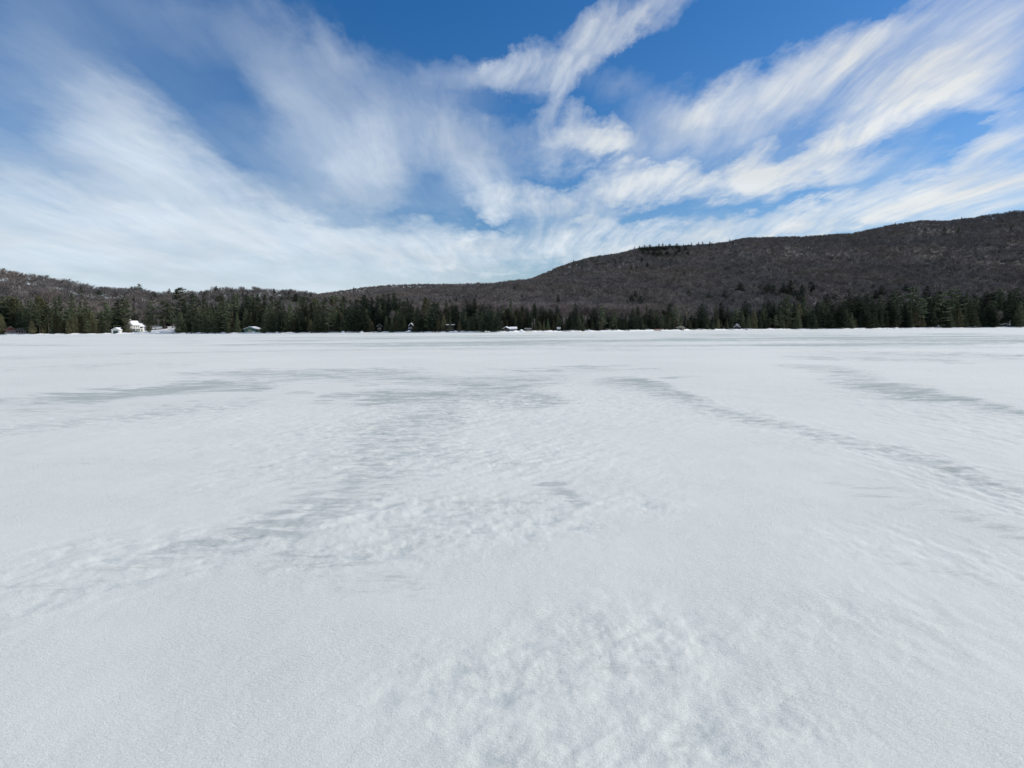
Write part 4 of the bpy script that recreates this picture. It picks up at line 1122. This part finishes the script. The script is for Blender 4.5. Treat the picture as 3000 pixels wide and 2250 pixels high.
window(o, 14 * mx, 2.6 * mz, 7 * mx, 5.4 * mz, .6, frame=M_WHITE)
panel(o, 'porch_roof', -W_ / 2, 8 * mx, 9.6 * mz, 10.3 * mz, M_WHITE, -0.1, 2.2)
dk = BX().box(-W_ / 2 - 1, 11 * mx, -3.6, -.08, .55, .85).obj('deck', M_WHITE, o); BX().box(-W_ / 2 - .9, 11 * mx - .1, -3.5, -.15, -1.2, .53).obj('skirting', M_GREEN, dk)
for k_ in (-20, -12, -4, 5): BX().box(k_ * mx, k_ * mx + .2, -2.2, -2.0, .86, 9.6 * mz).obj('post', M_WHITE, o)
ch = BX().box(-17 * mx, -17 * mx + 1.1, 3.6, 4.7, 26 * mz, 35 * mz).obj('chimney', M_BRICK, o); BX().box(-17 * mx - .1, -17 * mx + 1.2, 3.5, 4.8, 35 * mz, 36.4 * mz).obj('snow_cap', M_SNOW, ch)

# dark tent-shaped shed in the clearing
loc, rz, mx, mz = site(482, 54, -8)
o = thing('dark_shed', 'dark steep-roofed shed standing in the snowy clearing right of the white house', 'shed', loc, rz)
loc = (loc[0], loc[1], at_depth(482, 961, loc[1])[2]); o.location = loc
gable_parts(o, 12 * mx, 5, 2 * mz, 10 * mz, 'front', M_DARK, .2, .0, M_SHINGLE); panel(o, 'door', -1.6 * mx, 1.6 * mx, 0.1, 6 * mz, M_SHINGLE)

# green boathouse
loc, rz, mx, mz = site(732, 3.5, -27)
o = thing('green_boathouse', 'green boathouse with a tan door and a bright snow-covered roof at the ice edge', 'boathouse', loc, rz)
W_ = 37 * mx; gable_parts(o, W_, 8.5, 7.5 * mz, 6.5 * mz, 'front', M_GREEN, .5, .22, M_GREEN)
panel(o, 'door', -W_ * .14, W_ * .17, .05, 6.2 * mz, M_TAN)
for k_ in (-.34, .34): window(o, W_ * k_, 1.2, .19 * W_, 2.8 * mz, frame=M_DKGREEN)

# cabins in the trees
loc, rz, mx, mz = site(1112, 10, 0)
o = thing('hillside_cabin', 'tall dark cabin in the trees with pale snow lines on roof and balcony', 'cabin', loc, rz)
gable_parts(o, 13 * mx, 6, 17 * mz, 6 * mz, 'front', M_DARK, .5, .12, M_SHINGLE)
for zz in (12, 4): window(o, 0, zz * mz, 7 * mx, 3.4 * mz, frame=M_GREY)
bl = BX().box(-7.5 * mx, 7.5 * mx, -1.4, -.07, 9 * mz, 9.6 * mz).obj('balcony', M_GREY, o); BX().box(-6 * mx, 4 * mx, -1.35, -.1, 9.65 * mz, 10.3 * mz).obj('snow', M_SNOW, bl)
loc, rz, mx, mz = site(1204, 10, -10)
o = thing('hillside_cabin', 'narrow dark cabin with thick snow on its stacked roof and porch, among trees', 'cabin', loc, rz)
gable_parts(o, 11 * mx, 6, 16 * mz, 6 * mz, 'front', M_DARK, .5, .35, M_SHINGLE)
window(o, 0, 11 * mz, 5 * mx, 3.4 * mz, frame=M_GREY); window(o, 0, 3.2 * mz, 6 * mx, 3.2 * mz, frame=M_GREY)
pr = BX().box(-6.5 * mx, 4.5 * mx, -2.4, -.07, 8 * mz, 8.7 * mz).obj('porch_roof', M_SHINGLE, o); BX().box(-6.4 * mx, 4.4 * mx, -2.35, -.1, 8.75 * mz, 10.6 * mz).obj('snow', M_SNOW, pr)

def mound(name, px, dY, wpx, hpx, label, cat, mat=None, depth=3.0, group=None, seed=1, zoff=-0.25, yrot=0):
    """rounded snow- or rock-shaped lump"""
    loc, rz, mx, mz = site(px, dY, yrot)
    rg = np.random.default_rng(seed); V = []; Fc = []
    nu, nv = 14, 6
    for v in range(nv + 1):
        ph = v / nv * math.pi / 2
        for u in range(nu):
            a = 2 * math.pi * u / nu
            rr_ = 1 + 0.16 * math.sin(2 * a + seed) + 0.10 * math.sin(5 * a + 2 * seed + ph * 3)
            V.append((math.cos(a) * math.cos(ph) * wpx * mx / 2 * rr_, math.sin(a) * math.cos(ph) * depth / 2 * rr_, zoff + math.sin(ph) * (hpx * mz - zoff) * (1 + .08 * math.sin(3 * a + seed))))
    for v in range(nv):
        for u in range(nu): Fc.append((v * nu + u, v * nu + (u + 1) % nu, (v + 1) * nu + (u + 1) % nu, (v + 1) * nu + u))
    o = mesh_obj(name, V, Fc, [mat or M_SNOW], None, None, True)
    o.location = loc; o.rotation_euler = (0, 0, rz)
    return tag(o, label, cat, group)
mound('snow_covered_boat', 1198, 2, 13, 5, 'upturned boat under smooth snow in front of the narrow dark cabin', 'boat', seed=3)

loc, rz, mx, mz = site(1320, 10, 4)
o = thing('lakeside_camp', 'dark camp with a long snow-topped roof edge and a railed deck over the ice', 'cabin', loc, rz)
gable_parts(o, 22 * mx, 6, 18 * mz, 1.2 * mz, 'side', M_DARK, .5, .12, M_SHINGLE)
for k_ in (-6, 0, 6): window(o, k_ * mx, 10 * mz, 4 * mx, 4 * mz, frame=M_DARK)
dk = BX().box(-11 * mx, 11 * mx, -3, -.08, 5 * mz, 5.6 * mz).obj('deck', M_GREY, o)
for k_ in (-10, -3, 4, 10): BX().box(k_ * mx, k_ * mx + .15, -2.95, -2.8, -1, 5 * mz).obj('post', M_GREY, o)
mound('snow_covered_boat', 1335, 2, 12, 4, 'low snow-covered boat pulled up right of the railed camp deck', 'boat', seed=5)

# dark cabin with snow roof near the middle
loc, rz, mx, mz = site(1490, 5, -8)
o = thing('lake_cabin', 'dark low cabin with a bright snow roof left of the wooden boat rack', 'cabin', loc, rz)
gable_parts(o, 20 * mx, 6, 6.5 * mz, 5.5 * mz, 'front', M_DARK, .45, .22, M_TRIM, x0=-18 * mx)
gable_parts(o, 18 * mx, 5, 6.5 * mz, 4.5 * mz, 'side', M_DARK, .4, .24, M_TRIM, x0=2.1 * mx, y0=.8, wname='wing_wall')
window(o, -12 * mx, 1.6 * mz, 5 * mx, 3.6 * mz); window(o, -4 * mx, 1.6 * mz, 4 * mx, 3.6 * mz); window(o, 10 * mx, 2.6 * mz, 8 * mx, 3.2 * mz, .8, frame=M_WHITE)
mound('snow_covered_boat', 1527, 2.5, 13, 5, 'rounded snow-covered boat between the low dark cabin and the boat rack', 'boat', seed=8)
loc, rz, mx, mz = site(1547, 3.5, 0)
o = thing('boat_rack', 'weathered open wooden boat rack standing by the bare pale trunks', 'rack', loc, rz)
for xx in (-10, -3.4, 3.4, 10):
    for yy in (0, 2.0): BX().box(xx * mx - .09, xx * mx + .09, yy - .09, yy + .09, -.4, 8.4 * mz).obj('post', M_GREY, o)
for zz in (2.2, 5.2): BX().box(-10.4 * mx, 10.4 * mx, -.22, -.10, zz * mz, zz * mz + .16).obj('rail', M_GREY, o)
tp = BX().box(-10.8 * mx, 10.8 * mx, -.3, 2.3, 8.42 * mz, 8.42 * mz + .14).obj('top', M_GREY, o); BX().box(-10.7 * mx, 10.7 * mx, -.25, 2.25, 8.42 * mz + .145, 8.42 * mz + .3).obj('snow', M_SNOW, tp)
loc, rz, mx, mz = site(1637, 7, 0)
o = thing('tool_shed', 'tiny shed almost hidden in dark trees, only its rounded snow roof showing', 'shed', loc, rz)
gable_parts(o, 8 * mx, 3, 6 * mz, 2.2 * mz, 'side', M_GREY, .3, .45, M_TRIM); panel(o, 'door', -.5, .5, .05, 1.9, M_DARK)

# overturned boats
for k_, px in enumerate((1921, 1928.5, 1936)):
    loc, rz, mx, mz = site(px, 1.6, 80)
    V = []; Fc = []
    nu, nv = 10, 7
    for u in range(nu + 1):
        s = u / nu * 2 - 1; wd = .62 * (1 - abs(s) ** 2.4) + .02; ht = .62 * (1 - .35 * s * s)
        for v in range(nv):
            a = math.pi * v / (nv - 1)
            V.append((s * 2.2, -math.cos(a) * wd, math.sin(a) * ht * (.35 if abs(s) > .98 else 1)))
    for u in range(nu):
        for v in range(nv - 1): Fc.append((u * nv + v, (u + 1) * nv + v, (u + 1) * nv + v + 1, u * nv + v + 1))
    o = mesh_obj('rowing_boat', V, Fc, [M_HULL], None, None, True); o.location = (loc[0], loc[1], loc[2] + .35); o.rotation_euler = (0, 0, rz)
    tag(o, ('leftmost', 'middle', 'rightmost')[k_] + ' of the three red-brown overturned boats on the shore', 'boat', 'overturned boats on the shore')

# light cabin
loc, rz, mx, mz = site(1994, 4, 0)
o = thing('lake_cabin', 'small tan-fronted cabin with a low snow-edged roof under dark trees', 'cabin', loc, rz)
W_ = 20 * mx; gable_parts(o, W_, 6, 6.2 * mz, 4 * mz, 'front', M_TAN, .8, .16, M_GREY)
panel(o, 'door', -.9, .9, .05, 4.6 * mz, M_DARK)
for k_ in (-.33, .33): window(o, W_ * k_, 1.4 * mz, .2 * W_, 2.8 * mz, frame=M_TRIM)
# dark boathouse with white-edged roof and chimney
loc, rz, mx, mz = site(2159, 5, 0)
o = thing('dark_boathouse', 'black-brown boathouse with white snow edges on its low gable and a snow-capped chimney', 'boathouse', loc, rz)
W_ = 17 * mx; gable_parts(o, W_, 8, 5.6 * mz, 4.2 * mz, 'front', M_DARK, .5, .16, M_TRIM)
panel(o, 'door', -W_ * .25, W_ * .25, .05, 4.2 * mz, M_SHINGLE)
cu = BX().box(-1.2, 1.2, 3, 5.4, 8.4 * mz, 11.6 * mz).obj('cupola', M_DARK, o); BX().box(-1.6, 1.6, 2.6, 5.8, 11.65 * mz, 12.6 * mz).obj('snow', M_SNOW, cu)
ch = BX().box(-.45, .45, 6.0, 6.8, 9 * mz, 14.6 * mz).obj('chimney', M_GREY, o); BX().box(-.5, .5, 5.95, 6.85, 14.65 * mz, 15.5 * mz).obj('snow_cap', M_SNOW, ch)

def dock(px0, px1, dY, label, h=.55):
    pm = (px0 + px1) / 2
    loc, rz, mx, mz = site(pm, dY, 0)
    o = thing('wooden_dock', label, 'dock', (loc[0], loc[1], max(loc[2], 0.02)), rz, 'docks along the right-hand shore')
    w = (px1 - px0) * mx
    d_ = BX().box(-w / 2, w / 2, 0, 2.0, h, h + .12).obj('deck', M_GREY, o)
    BX().box(-w / 2 + .03, w / 2 - .03, .03, 1.97, h + .125, h + .34).obj('snow', M_SNOW, d_)
    n_ = max(2, int(w / 4))
    for q in range(n_ + 1):
        xx = -w / 2 + .15 + (w - .3) * q / n_
        BX().box(xx - .08, xx + .08, .1, .26, -.6, h - .003).obj('post', M_GREY, o)
dock(2136, 2150, 0.5, 'short snow-covered dock left of the dark boathouse with the chimney')
dock(2170, 2206, 0.5, 'long snow-topped dock running right from the dark boathouse with the chimney')
dock(2682, 2758, 0.5, 'longest snow-topped dock, under the small white shore box')
dock(2834, 2862, 0.5, 'snow-topped dock alone between the white shore box and the right-hand cabin')
dock(2962, 3020, 0.5, 'snow-topped dock at the right edge, beside the layered-roof cabin')
loc, rz, mx, mz = site(2748, 3.5, 0)
o = thing('pump_box', 'small pale box-shaped hut with a flat snowy top at the end of the longest dock', 'hut', loc, rz)
BX().box(-3.4 * mx, 3.4 * mx, 0, 1.8, -.3, 6 * mz).obj('wall', M_TRIM, o); rf = BX().box(-3.8 * mx, 3.8 * mx, -.15, 1.95, 6.02 * mz, 6.4 * mz).obj('roof', M_GREY, o); BX().box(-3.7 * mx, 3.7 * mx, -.1, 1.9, 6.42 * mz, 7.2 * mz).obj('roof_snow', M_SNOW, rf); panel(o, 'door', -.4, .4, .05, 1.7, M_GREY)
# layered-roof cabin on the right
loc, rz, mx, mz = site(2944, 7, 0)
o = thing('lake_cabin', 'dark cabin with two stacked snow-edged roofs near the right edge of the photo', 'cabin', loc, rz)
W_ = 26 * mx; gable_parts(o, W_, 6, 5.4 * mz, 3.4 * mz, 'front', M_DARK, 1.0, .18, M_TRIM)
gable_parts(o, 18 * mx, 6, 12.5 * mz, 1.6 * mz, 'side', M_DARK, .8, .25, M_SHINGLE, y0=6.9, wname='upper_wall')
for k_ in (-.28, 0, .28): window(o, W_ * k_, 1.2 * mz, .16 * W_, 2.6 * mz, frame=M_GREY)
loc, rz, mx, mz = site(2957.5, 5, 0)
g_ = Geo(); g_.cone((0, 0, -.4), (0, 0, 19 * mz), .16, .10, 8); g_.cone((0, 0, 19 * mz), (0, 0, 19 * mz + .25), .2, .02, 8)
me = g_.mesh('flagpole', [M_TRIM]); o = bpy.data.objects.new('flagpole', me); COL.objects.link(o); o.location = loc
tag(o, 'bare pale flagpole at the right corner of the cabin with two stacked roofs', 'flagpole')

# boulders showing through the shore snow
RK = [(505, 'rightmost end of the clearing'), (518, ''), (545, ''), (560, ''), (590, ''), (607, ''), (628, ''), (665, ''), (775, ''), (822, ''), (868, ''), (912, ''), (1048, ''), (1240, ''), (1285, '')]
marks = {505: 'left of the lone pointed young spruce', 518: 'just left of the lone pointed young spruce trunk', 545: 'just right of the lone pointed young spruce', 560: 'at the foot of the big sunlit shore pine', 590: 'just right of the big sunlit shore pine',
         607: 'below the low cedar right of the big sunlit pine', 628: 'midway between the big sunlit pine and the green boathouse', 665: 'second left of the green boathouse', 775: 'first right of the green boathouse', 822: 'second right of the green boathouse',
         868: 'below the brightest yellow-green pine', 912: 'second right of the brightest yellow-green pine', 1048: 'left of the tall dark cabin in the trees', 1240: 'first right of the narrow dark cabin', 1285: 'second right of the narrow dark cabin'}
for q, (px, _) in enumerate(RK):
    o = mound('boulder', px, random.uniform(.8, 2.2), random.uniform(4, 8), random.uniform(2.0, 3.2), 'dark shore boulder ' + marks[px], 'boulder', M_ROCK, 1.4, 'boulders along the shore', 10 + q)
# heaped snow along the ice edge
for q, px in enumerate((655, 742, 812, 1005, 1060)): 
    lb = {655: 'rounded snow heap on the shore between big sunlit pine and boathouse', 742: 'rounded snow heap in front of the green boathouse', 812: 'rounded snow heap second right of the green boathouse',
          1005: 'rounded snow heap below the two olive cedars left of the hemlock clump', 1060: 'rounded snow heap left of the tall dark cabin in the trees'}[px]
    mound('snow_heap', px, 2.0, random.uniform(12, 20), random.uniform(3.2, 4.4), lb, 'snow heap', M_SNOW, 2.4, 'snow heaps on the shore', 40 + q)
# ------------------------------------------------------------------ labels for the trees
MARKS = [(45, 'dark red cabin'), (338, 'white garage'), (405, 'white house'), (482, 'steep-roofed dark shed'), (573, 'big sunlit shore pine'), (730, 'green boathouse'), (855, 'brightest yellow-green pine'), (1112, 'tall dark cabin'), (1204, 'narrow snowy cabin'),
         (1320, 'railed camp'), (1490, 'low dark cabin'), (1547, 'boat rack'), (1637, 'tiny snow-roofed shed'), (1928, 'overturned boats'), (1994, 'tan-fronted cabin'), (2159, 'dark boathouse'), (2305, 'large pale-limbed pine'),
         (2425, 'grey-limbed pine'), (2748, 'white shore box'), (2944, 'stacked-roof cabin')]
ORD = ['first', 'second', 'third', 'fourth', 'fifth', 'sixth', 'seventh', 'eighth', 'ninth', 'tenth', 'eleventh', 'twelfth', 'thirteenth', 'fourteenth', 'fifteenth', 'sixteenth', 'seventeenth', 'eighteenth', 'nineteenth', 'twentieth'] + ['%d%s' % (q, {1: 'st', 2: 'nd', 3: 'rd'}.get(q % 10, 'th')) for q in range(21, 100)]
LOOK = {'spruce': 'dark pointed spruce', 'hemlock': 'dense blackish hemlock', 'pine': 'layered pine', 'cedar': 'olive cedar'}
WHERE = {'front': 'on the shore', 'second': 'behind the shore trees', 'third': 'in the back row', 'slope': 'on the wooded slope'}
CATN = {'spruce': 'spruce tree', 'hemlock': 'hemlock tree', 'pine': 'pine tree', 'cedar': 'cedar tree', 'bare': 'bare tree'}
cnt = {}
for T_i in sorted(TREES, key=lambda q: q['px']):
    o = T_i['o']; kd = T_i['kind']; row = T_i['row']
    o['category'] = CATN[kd]
    if kd == 'bare': o['group'] = 'leafless trees of the slope woods' if row == 'wood' else 'pale bare trees by the shore'
    elif row in ('slope', 'mountain'): o['group'] = 'dark conifers among the bare woods'
    else: o['group'] = {'spruce': 'spruces', 'hemlock': 'hemlocks', 'pine': 'pines', 'cedar': 'cedars'}[kd] + ' of the shore belt'
    if T_i['extra']:
        o['label'] = T_i['extra']; continue
    if row == 'wood':
        o['label'] = 'leafless grey-brown tree among many alike on the slope just behind the shore evergreens'; continue
    if row == 'mountain':
        c = cnt[('m',)] = cnt.get(('m',), 0) + 1
        j = min(range(len(MARKS)), key=lambda q: abs(MARKS[q][0] - T_i['px']))
        key = ('mt', j); c = cnt[key] = cnt.get(key, 0) + 1
        o['label'] = 'small pointed spruce on the mountain, %s from left above the %s' % (ORD[c - 1], MARKS[j][1]); continue
    left = [m for m in MARKS if m[0] <= T_i['px']]
    key = (kd, row, left[-1][1] if left else None)
    c = cnt[key] = cnt.get(key, 0) + 1
    if left: o['label'] = '%s %s, %s %s right of the %s' % (LOOK[kd], WHERE[row], ORD[c - 1], kd, left[-1][1])
    else: o['label'] = '%s %s, %s %s from the left edge' % (LOOK[kd], WHERE[row], ORD[c - 1], kd)
